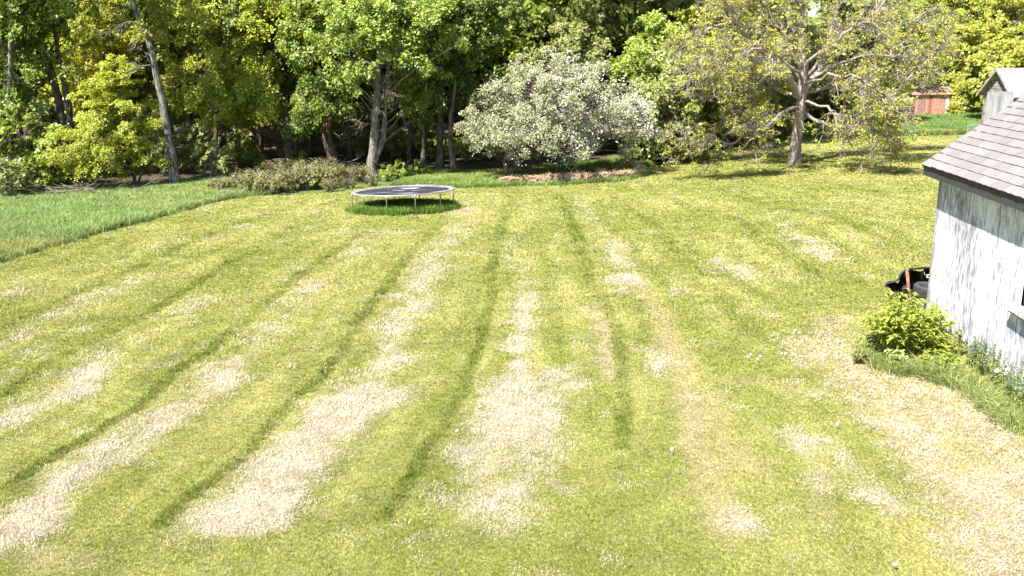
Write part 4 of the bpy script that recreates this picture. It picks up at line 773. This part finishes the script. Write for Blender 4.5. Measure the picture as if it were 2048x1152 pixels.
mb = MB(); mb.tube(smooth_path([L_(1806, 544), L_(1830, 538, .1), L_(1850, 536, .15)], 6)+[0, 0, .022], .012, 6); o = mb.build('rim_edge', M['rust'], root, True)
mb = MB(); mb.tube([L_(1814, 541, -.1), L_(1817, 572, -.12), L_(1820, 602, -.15)], [.03, .03, .03], 8); mb.tube([L_(1813, 541, -.1), L_(1817, 539, -.1)], .036, 8); o = mb.build('post', M['rust'], root, True); o['label'] = 'rusty iron post'
mb = MB(); nu, nv = 26, 14; V = []
for a in range(nu+1):
    for c in range(nv+1):
        fu, fv = a/nu, c/nv; u = 1772+98*fu; top = np.interp(u, [1772, 1795, 1806, 1830, 1870], [570, 562, 545, 540, 538]); bot = np.interp(u, [1772, 1800, 1820, 1870], [574, 592, 606, 612]); dv = .1+.5*math.sin(fv*3.14159)*.9
        p = L_(u, top+(bot-top)*fv, dv-.35*fv)+np.array([0, .07*math.sin(fu*23+fv*4)+.06*(N1(fu*6, fv*5, .8)-.5)*2, .03*math.sin(fu*17-fv*6)]); V.append(p)
mb.add(V, [[a*(nv+1)+c, (a+1)*(nv+1)+c, (a+1)*(nv+1)+c+1, a*(nv+1)+c+1] for a in range(nu) for c in range(nv)]); mb.build('tarp', M['tarp'], root)
mb = MB(); p = L_(1852, 550, -.05); mb.tube([p, p+[.05, 0, .01], p+[.01, 0, -.05], p+[.07, 0, -.05]], .008, 4); mb.tube([p+[-.04, 0, .06], p+[-.02, 0, .0], p+[.02, 0, -.02]], .005, 4); mb.build('white_mark', M['white_trim'], root)  # made-up squiggle in place of an unreadable white mark
def tyre(u, v, dy, R, w, tilt, lbl):
    c = AT(u, v, YT+dy); root = thing('tyre', lbl, 'tyre', c); root.rotation_euler = (tilt, 0, .2)
    prof = [(R*.62, -w*.42), (R*.8, -w*.5), (R*.95, -w*.46), (R, -w*.3), (R, w*.3), (R*.95, w*.46), (R*.8, w*.5), (R*.62, w*.42)]; mb = MB(); V = []; Q = []; ns = 32
    for a in range(ns):
        for r_, z_ in prof: V.append([r_*math.cos(a*2*math.pi/ns), r_*math.sin(a*2*math.pi/ns), z_])
    for a in range(ns):
        for k in range(8): Q.append([a*8+k, ((a+1) % ns)*8+k, ((a+1) % ns)*8+(k+1) % 8, a*8+(k+1) % 8])
    mb.add(V, Q); mb.build('carcass', M['tyre'], root, True); mb = MB()
    for a in range(44):
        an = a*2*math.pi/44; 
        for zz in (-.2, .2): mb.box([R*math.cos(an), R*math.sin(an), zz*w], (.012, .014, w*.16), np.array([[math.cos(an), math.sin(an), 0], [-math.sin(an), math.cos(an), .0], [0, 0, 1]]))
    mb.build('tread', M['tyre'], root)
tyre(1853, 581, -.55, .21, .22, .1, 'black tyre lying flat on the tarp against the shed corner'); tyre(1848, 606, -.6, .25, .16, -.05, 'black tyre half hidden below the other tyre behind the bush')

# ------------------------------------------------------------------ bush, weeds and flowers along the shed
def lance_plant(name, label, base, w, h, nst, nlf, size, leaf, group=None, up=.3, asp=.2, cat='plant', spike=None):
    root = thing(name, label, cat, base, group); tb = MB(); lb = MB(); sb = MB()
    for q in range(nst):
        az = rng.random()*6.283; rr = w*math.sqrt(rng.random()); e = np.array([math.cos(az)*rr, math.sin(az)*rr, h*(1-.45*(rr/w)**2)*(.72+.36*rng.random())]); a = e*[.35, .35, 0]; P = bez(a, a*.6+e*.4+[0, 0, h*.25], e, 6); tb.tube(P, np.linspace(.008, .003, 6), 4, cap=False)
        for k in range(nlf):
            f = .3+.7*(k+rng.random())/nlf; p = P[min(int(f*5), 4)]+(P[min(int(f*5)+1, 5)]-P[min(int(f*5), 4)])*(f*5-min(int(f*5), 4)); la = rng.random()*6.283; L = size*(.7+.6*rng.random()); d = np.array([math.cos(la), math.sin(la), up+rng.normal(0, .25)]); d = unit(d); sd = unit(np.cross(d, [0, 0, 1.])); nr = np.cross(sd, d)
            b1 = p+d*L*.5+nr*.0; tip = p+d*L-np.array([0, 0, .3*L]); W = L*asp; ti = np.clip(.35+.45*f+rng.normal(0, .15), 0, 1)
            lb.add([p, b1-sd*W+nr*W*.4, b1, b1+sd*W+nr*W*.4, tip], t=[[0, 2, 1], [0, 3, 2], [1, 2, 4], [2, 3, 4]], tint=ti)
        if spike:
            k = 26; P2 = P[-1]+np.array([0, 0, 1.])*np.linspace(-.02, .12, k)[:, None]+rng.normal(0, .009, (k, 3)); sb.leaves(P2, rng.normal(0, 1, (k, 3)), .012, .7)
    tb.build('stem', M['leaf_weed'], root); lb.build('foliage', M[leaf], root)
    if spike: sb.build('flower_spike', M['leaf_spike'], root)
    return root
def wall_pt(s, n): p = A0-SD*s+SN*n; return on(p[0], p[1], -.01)
p0 = G(1812, 712); lance_plant('leafy_bush', 'bright yellow green leafy bush at the far corner of the white shed', p0, .70, .95, 120, 15, .125, 'leaf_peony', cat='bush', asp=.17)
lance_plant('leafy_bush', 'small yellow green leafy bush against the shed wall right of the larger bush', G(1868, 722), .26, .42, 36, 12, .10, 'leaf_peony', cat='bush', asp=.2)
lance_plant('leafy_weed', 'single upright leafy shoot beside the shed corner', G(1862, 672), .05, .5, 3, 14, .10, 'leaf_peony')
lance_plant('leafy_weed', 'upright leafy shoot in front of the shed planks', G(1916, 716), .06, .45, 4, 12, .09, 'leaf_bramble')
for u, v, w_, h_, lf, lbl in ((1745, 700, .22, .34, 'leaf_weed', 'straggly green weed at the left side of the bright bush'), (1722, 726, .14, .2, 'leaf_bramble', 'small dry weed left of the low grass tuft'), (1790, 738, .18, .3, 'leaf_weed', 'leafy green weed in front of the bright bush'), (1895, 752, .16, .34, 'leaf_mid', 'dark leafy weed between the small yellow bush and the spiked weeds'), (1850, 742, .14, .26, 'leaf_peony', 'little yellow green weed at the right foot of the bright bush')): lance_plant('leafy_weed', lbl, G(u, v), w_, h_, 22, 9, .09, lf, asp=.22)
wl = ['first', 'second', 'third', 'fourth', 'fifth', 'sixth', 'seventh']
for k, (u, v) in enumerate(((1942, 738), (1962, 752), (1985, 768), (2006, 790), (2028, 806), (2046, 830), (1955, 742))):
    lance_plant('spiked_weed', f'dark flower-spiked weed against the shed, {wl[k]} of its row from the bush', G(u, v), .15, .42, 13, 20, .055, 'leaf_weed', 'spiked weeds along the shed', up=.6, asp=.16, spike=True)
def tussock(label, base, n, h, w, leaf, r):
    mb = MB()
    for q in range(n):
        az = rng.random()*6.283; a = np.array([math.cos(az), math.sin(az), 0])*r*math.sqrt(rng.random()); d = unit(np.array([rng.normal(0, .6), rng.normal(0, .6), 1.1])); hh = h*(.5+.7*rng.random()); m_ = a+d*hh*.6; e = m_+unit(d*[2, 2, .35])*hh*.5; s = unit(np.cross(d, [rng.normal(), rng.normal(), .1]))*w
        mb.add([a-s, a+s, m_-s*.8, m_+s*.8, e], [[0, 1, 3, 2]], [[2, 3, 4]], tint=np.full(5, np.clip(.5+rng.normal(0, .25), 0, 1)))
    o = mb.build('grass_tussock', M[leaf]); o.location = tuple(base); return tag(o, label, 'grass', 'grass tussocks along the shed')
for k, (u, v, h, lbl) in enumerate(((1735, 715, .22, 'low grass tuft at the left foot of the bright bush'), (1765, 735, .25, 'grass tussock in front of the left half of the bright bush'), (1800, 748, .28, 'grass tussock in front of the middle of the bright bush'), (1835, 752, .32, 'long-bladed pale grass tussock right in front of the bright bush'), (1868, 762, .34, 'long-bladed grass tussock below the small yellow bush'), (1900, 770, .36, 'arching grass tussock left of the spiked weeds'), (1930, 782, .36, 'arching grass tussock in front of the first spiked weeds'), (1958, 800, .32, 'dark grass tussock in front of the spiked weeds'), (1985, 822, .3, 'dark grass tussock below the tall dandelions'), (2015, 842, .28, 'grass tussock near the right edge below the spiked weeds'), (2045, 862, .26, 'grass tussock at the right edge of the picture'), (1880, 742, .3, 'grass tussock against the shed below the leafy shoot'))):
    tussock(lbl, G(u, v), 240, h, .0045, 'leaf_weed' if k % 3 else 'tall_grass_blade', .2)
M['seed'] = plain('dandelion_seed', (.62, .60, .57), (.80, .79, .77), 90, .95, .6); M['petal'] = plain('dandelion_petal', (.75, .52, .02), (.85, .62, .04), 60, .8, .3); M['stalk'] = plain('dandelion_stalk', (.28, .26, .06), (.40, .36, .10), 8, .8, 0)
def dandelion(base, h, seed, label, grp, r=.02):
    root = thing('dandelion', label, 'flower', base, grp); mb = MB(); t_ = np.array([rng.normal(0, .02), rng.normal(0, .02), h]); mb.tube(bez(np.zeros(3), np.array([0, 0, h*.5]), t_, 4), .003, 4); mb.build('stalk', M['stalk'], root)
    mb = MB(); k = 90 if seed else 60; P = ball(k)
    P = P/np.linalg.norm(P, axis=1)[:, None]
    if not seed: P[:, 2] = np.abs(P[:, 2])*.4
    mb.leaves(t_+P*r*(.75+.25*rng.random((k, 1))), P+rng.normal(0, .3, (k, 3)), r*.35, .8); mb.leaves(t_+P*r*.5, P, r*.45, .9); mb.build('seed_head' if seed else 'flower_head', M['seed'] if seed else M['petal'], root)
pl = ['first', 'second', 'third', 'fourth', 'fifth']
for k, (u, v) in enumerate(((1343, 912), (1677, 861), (1787, 1141), (916, 872), (1240, 640))):
    dandelion(G(u, v), .07, True, ('lone white dandelion clock in the middle of the lawn', 'white dandelion clock on the green strip beside the bare soil', 'white dandelion clock near the bottom right of the lawn', 'white dandelion clock beside the dark mowing ridge in the middle', 'white dandelion clock far out beside the tan streak')[k], 'dandelion clocks on the lawn')
for k, (u, v) in enumerate(((1496, 722), (1506, 718), (1513, 726), (1523, 722), (1584, 674), (1591, 668), (1597, 673), (1560, 716), (1568, 717))):
    dandelion(G(u, v), .07, True, 'white dandelion clock in the loose cluster in front of the bright bush', 'cluster of dandelion clocks')
for k, (u, v) in enumerate(((1992, 782), (2000, 786), (2006, 780))): dandelion(G(u, v), .28, True, f'tall dandelion clock by the spiked weeds, {pl[k]} of three from the left', 'tall dandelions by the shed', .03)
for k, (u, v) in enumerate(((884, 670), (1174, 743), (1440, 632), (1475, 630), (1625, 655), (1680, 648), (1407, 575), (1632, 662))): dandelion(G(u, v), .05, False, 'small yellow dandelion flower in the lawn', 'yellow dandelions in the lawn', .016)
# odds and ends on the grass
p = G(1660, 487); mb = MB(); P = rough_path(np.array([[x, .05*math.sin(x*3), .05] for x in np.linspace(-.5, .5, 8)]), .012); mb.tube(P, np.linspace(.014, .006, 8), 5); o = mb.build('stick', M['dead_wood'], None, True); o.location = tuple(p); o.rotation_euler = (0, 0, -.35); tag(o, 'pale stick lying on the lawn left of the black tarp', 'stick')
p = G(422, 405); mb = MB(); mb.box((0, 0, .05), (.28, .1, .05)); mb.box((.12, .02, .11), (.2, .08, .02)); o = mb.build('rusty_scrap', plain('rusty_scrap', (.30, .12, .07), (.48, .26, .18), 9, .9)); o.location = tuple(p); tag(o, 'small rust red scrap lying where the meadow meets the lawn', 'scrap')

# ------------------------------------------------------------------ tumbledown red shed and grey gabled shed in the background
red = [plain('red_board_%d' % k, c0, c1, 4, .9, .3) for k, (c0, c1) in enumerate((((.25, .08, .06), (.40, .17, .125)), ((.34, .17, .12), (.46, .27, .21)), ((.24, .13, .12), (.38, .22, .20)), ((.50, .45, .42), (.68, .64, .60))))]
YR = 84.; b = on(*AT(1862, 218, YR)[:2]); root = thing('red_shed', 'tumbledown red shed with faded boards in the tall grass', 'shed', b)
def RPt(u, v, dy=0): return AT(u, v, YR+dy)-b
mb = MB(); c = RPt(1862, 203, 1.3); mb.box(c, (1.9, 1.1, .95)); mb.build('shade_core', M['shade_black'], root)  # block painted near-black as the shade behind the red boards
for k in range(12):
    u = 1826+k*6.9; mb = MB(); tp = RPt(u, 186+rng.normal(0, 1.2)); bt = RPt(u, 232); mb.box((tp+bt)/2+[0, rng.normal(0, .02), 0], (.155, .02, (tp[2]-bt[2])/2)); mb.build('board', red[int(rng.choice(4, p=[.45, .35, .12, .08]))] if k < 9 else red[(1, 3, 0)[k-9]], root)
mb = MB(); p = [RPt(1822, 189, -.2), RPt(1910, 188, -.2), RPt(1900, 172, 1.6), RPt(1830, 173, 1.6)]; mb.add(np.array(p+[q+[0, 0, -.06] for q in p]), [[0, 1, 2, 3], [7, 6, 5, 4], [0, 4, 5, 1], [1, 5, 6, 2], [2, 6, 7, 3], [3, 7, 4, 0]]); o = mb.build('roof', red[2], root); o['label'] = 'collapsing dull red roof'
for k in range(7):
    u = 1797+k*4.3; tp = RPt(u, 192+6*rng.random(), -.4*rng.random()); bt = RPt(u+rng.normal(0, 4), 230); mb = MB(); mb.tube([bt, tp], [.09, .08], 4); mb.build('broken_board', M['old_wood'] if k % 2 else red[3], root)
for k in range(3): mb = MB(); mb.tube([RPt(1796, 200+k*7, -.5), RPt(1826, 198+k*8, -.4)], .06, 4); mb.build('broken_board', M['old_wood'], root)
M['grey_roof'] = plain('grey_shed_roof', (.17, .165, .17), (.28, .27, .28), 3, .9, .2, 0, (.3, 1, 1)); M['clap'] = plain('weathered_clapboard', (.12, .11, .11), (.34, .32, .31), 3, .9, .3, 0, (.4, 1, 1)); M['grey_panel'] = plain('whitewashed_panel', (.20, .20, .22), (.40, .40, .42), 2.5, .9, .2, 0, (1, 1, .3))
YG = 60.; pk = AT(2003, 137, YG); x0 = pk[0]; base = on(x0, YG); root = thing('gabled_shed', 'weathered grey gabled shed above the white shed roof', 'shed', base); zr = pk[2]-base[2]; W_ = 2.0; ze = zr-1.55; LEN = 5.0
mb = MB(); mb.box((LEN/2, 0, ze/2), (LEN/2-.05, W_-.1, ze/2)); mb.build('wall', M['clap'], root)
for k in range(9):                                     # clapboards of the gable
    z0 = ze-.1+k*.18; w = max(.06, W_*(1-(z0-ze)/(zr-ze))-.05); w2 = max(.02, W_*(1-(z0+.17-ze)/(zr-ze))-.05); mb = MB()
    V = [(-.02, -w, z0), (-.02, w, z0), (0., w2, z0+.17), (0., -w2, z0+.17)]; mb.add(V+[(a_+.04, b_, c_) for a_, b_, c_ in V], [[0, 3, 2, 1], [4, 5, 6, 7], [0, 1, 5, 4], [2, 3, 7, 6], [0, 4, 7, 3], [1, 2, 6, 5]]); mb.build('clapboard', M['clap'], root)
for sgn in (-1, 1):
    mb = MB(); q = [(-.3, 0, zr+.03), (LEN, 0, zr+.03), (LEN, sgn*(W_+.22), ze-.17), (-.3, sgn*(W_+.22), ze-.17)]; mb.add(q+[(a_, b_, c_-.07) for a_, b_, c_ in q], [[0, 1, 2, 3], [7, 6, 5, 4], [0, 4, 5, 1], [1, 5, 6, 2], [2, 6, 7, 3], [3, 7, 4, 0]]); mb.build('roof', M['grey_roof'], root)
    mb = MB(); q = [(-.34, 0, zr+.02), (-.34, sgn*(W_+.22), ze-.18)]; mb.add([*q, *[(a_, b_, c_-.16) for a_, b_, c_ in q], *[(a_+.04, b_, c_) for a_, b_, c_ in q], *[(a_+.04, b_, c_-.16) for a_, b_, c_ in q]], [[0, 1, 3, 2], [4, 6, 7, 5], [0, 4, 5, 1], [2, 3, 7, 6], [1, 5, 7, 3], [0, 2, 6, 4]]); mb.build('bargeboard', M['grey_panel'], root)
for k in range(4): mb = MB(); c = AT(1979+k*13, 212, YG-2.6)-base; mb.box(c, (.21, .03, .86+.03*rng.random())); mb.build('wall_panel', M['grey_panel'], root)
b = G(1955, 254); b = on(*AT(1955, 252, 58)[:2]); root = thing('wire_panel', 'leaning wire mesh panel beside the grey gabled shed', 'fence panel', b); root.rotation_euler = (-.12, 0, .1)
for c, h in (((-.55, 0, .7), (.02, .02, .75)), ((.55, 0, .7), (.02, .02, .75)), ((0, 0, 1.43), (.55, .02, .02)), ((0, 0, .05), (.55, .02, .02)), ((0, 0, .75), (.55, .015, .015))): mb = MB(); mb.box(c, h); mb.build('rail', M['old_wood'], root)
mb = MB()
for k in np.linspace(-.53, .53, 22): mb.tube([(k, 0, .05), (k, 0, 1.43)], .004, 3)
for k in np.linspace(.07, 1.41, 26): mb.tube([(-.54, 0, k), (.54, 0, k)], .004, 3)
mb.build('mesh', M['steel'], root)
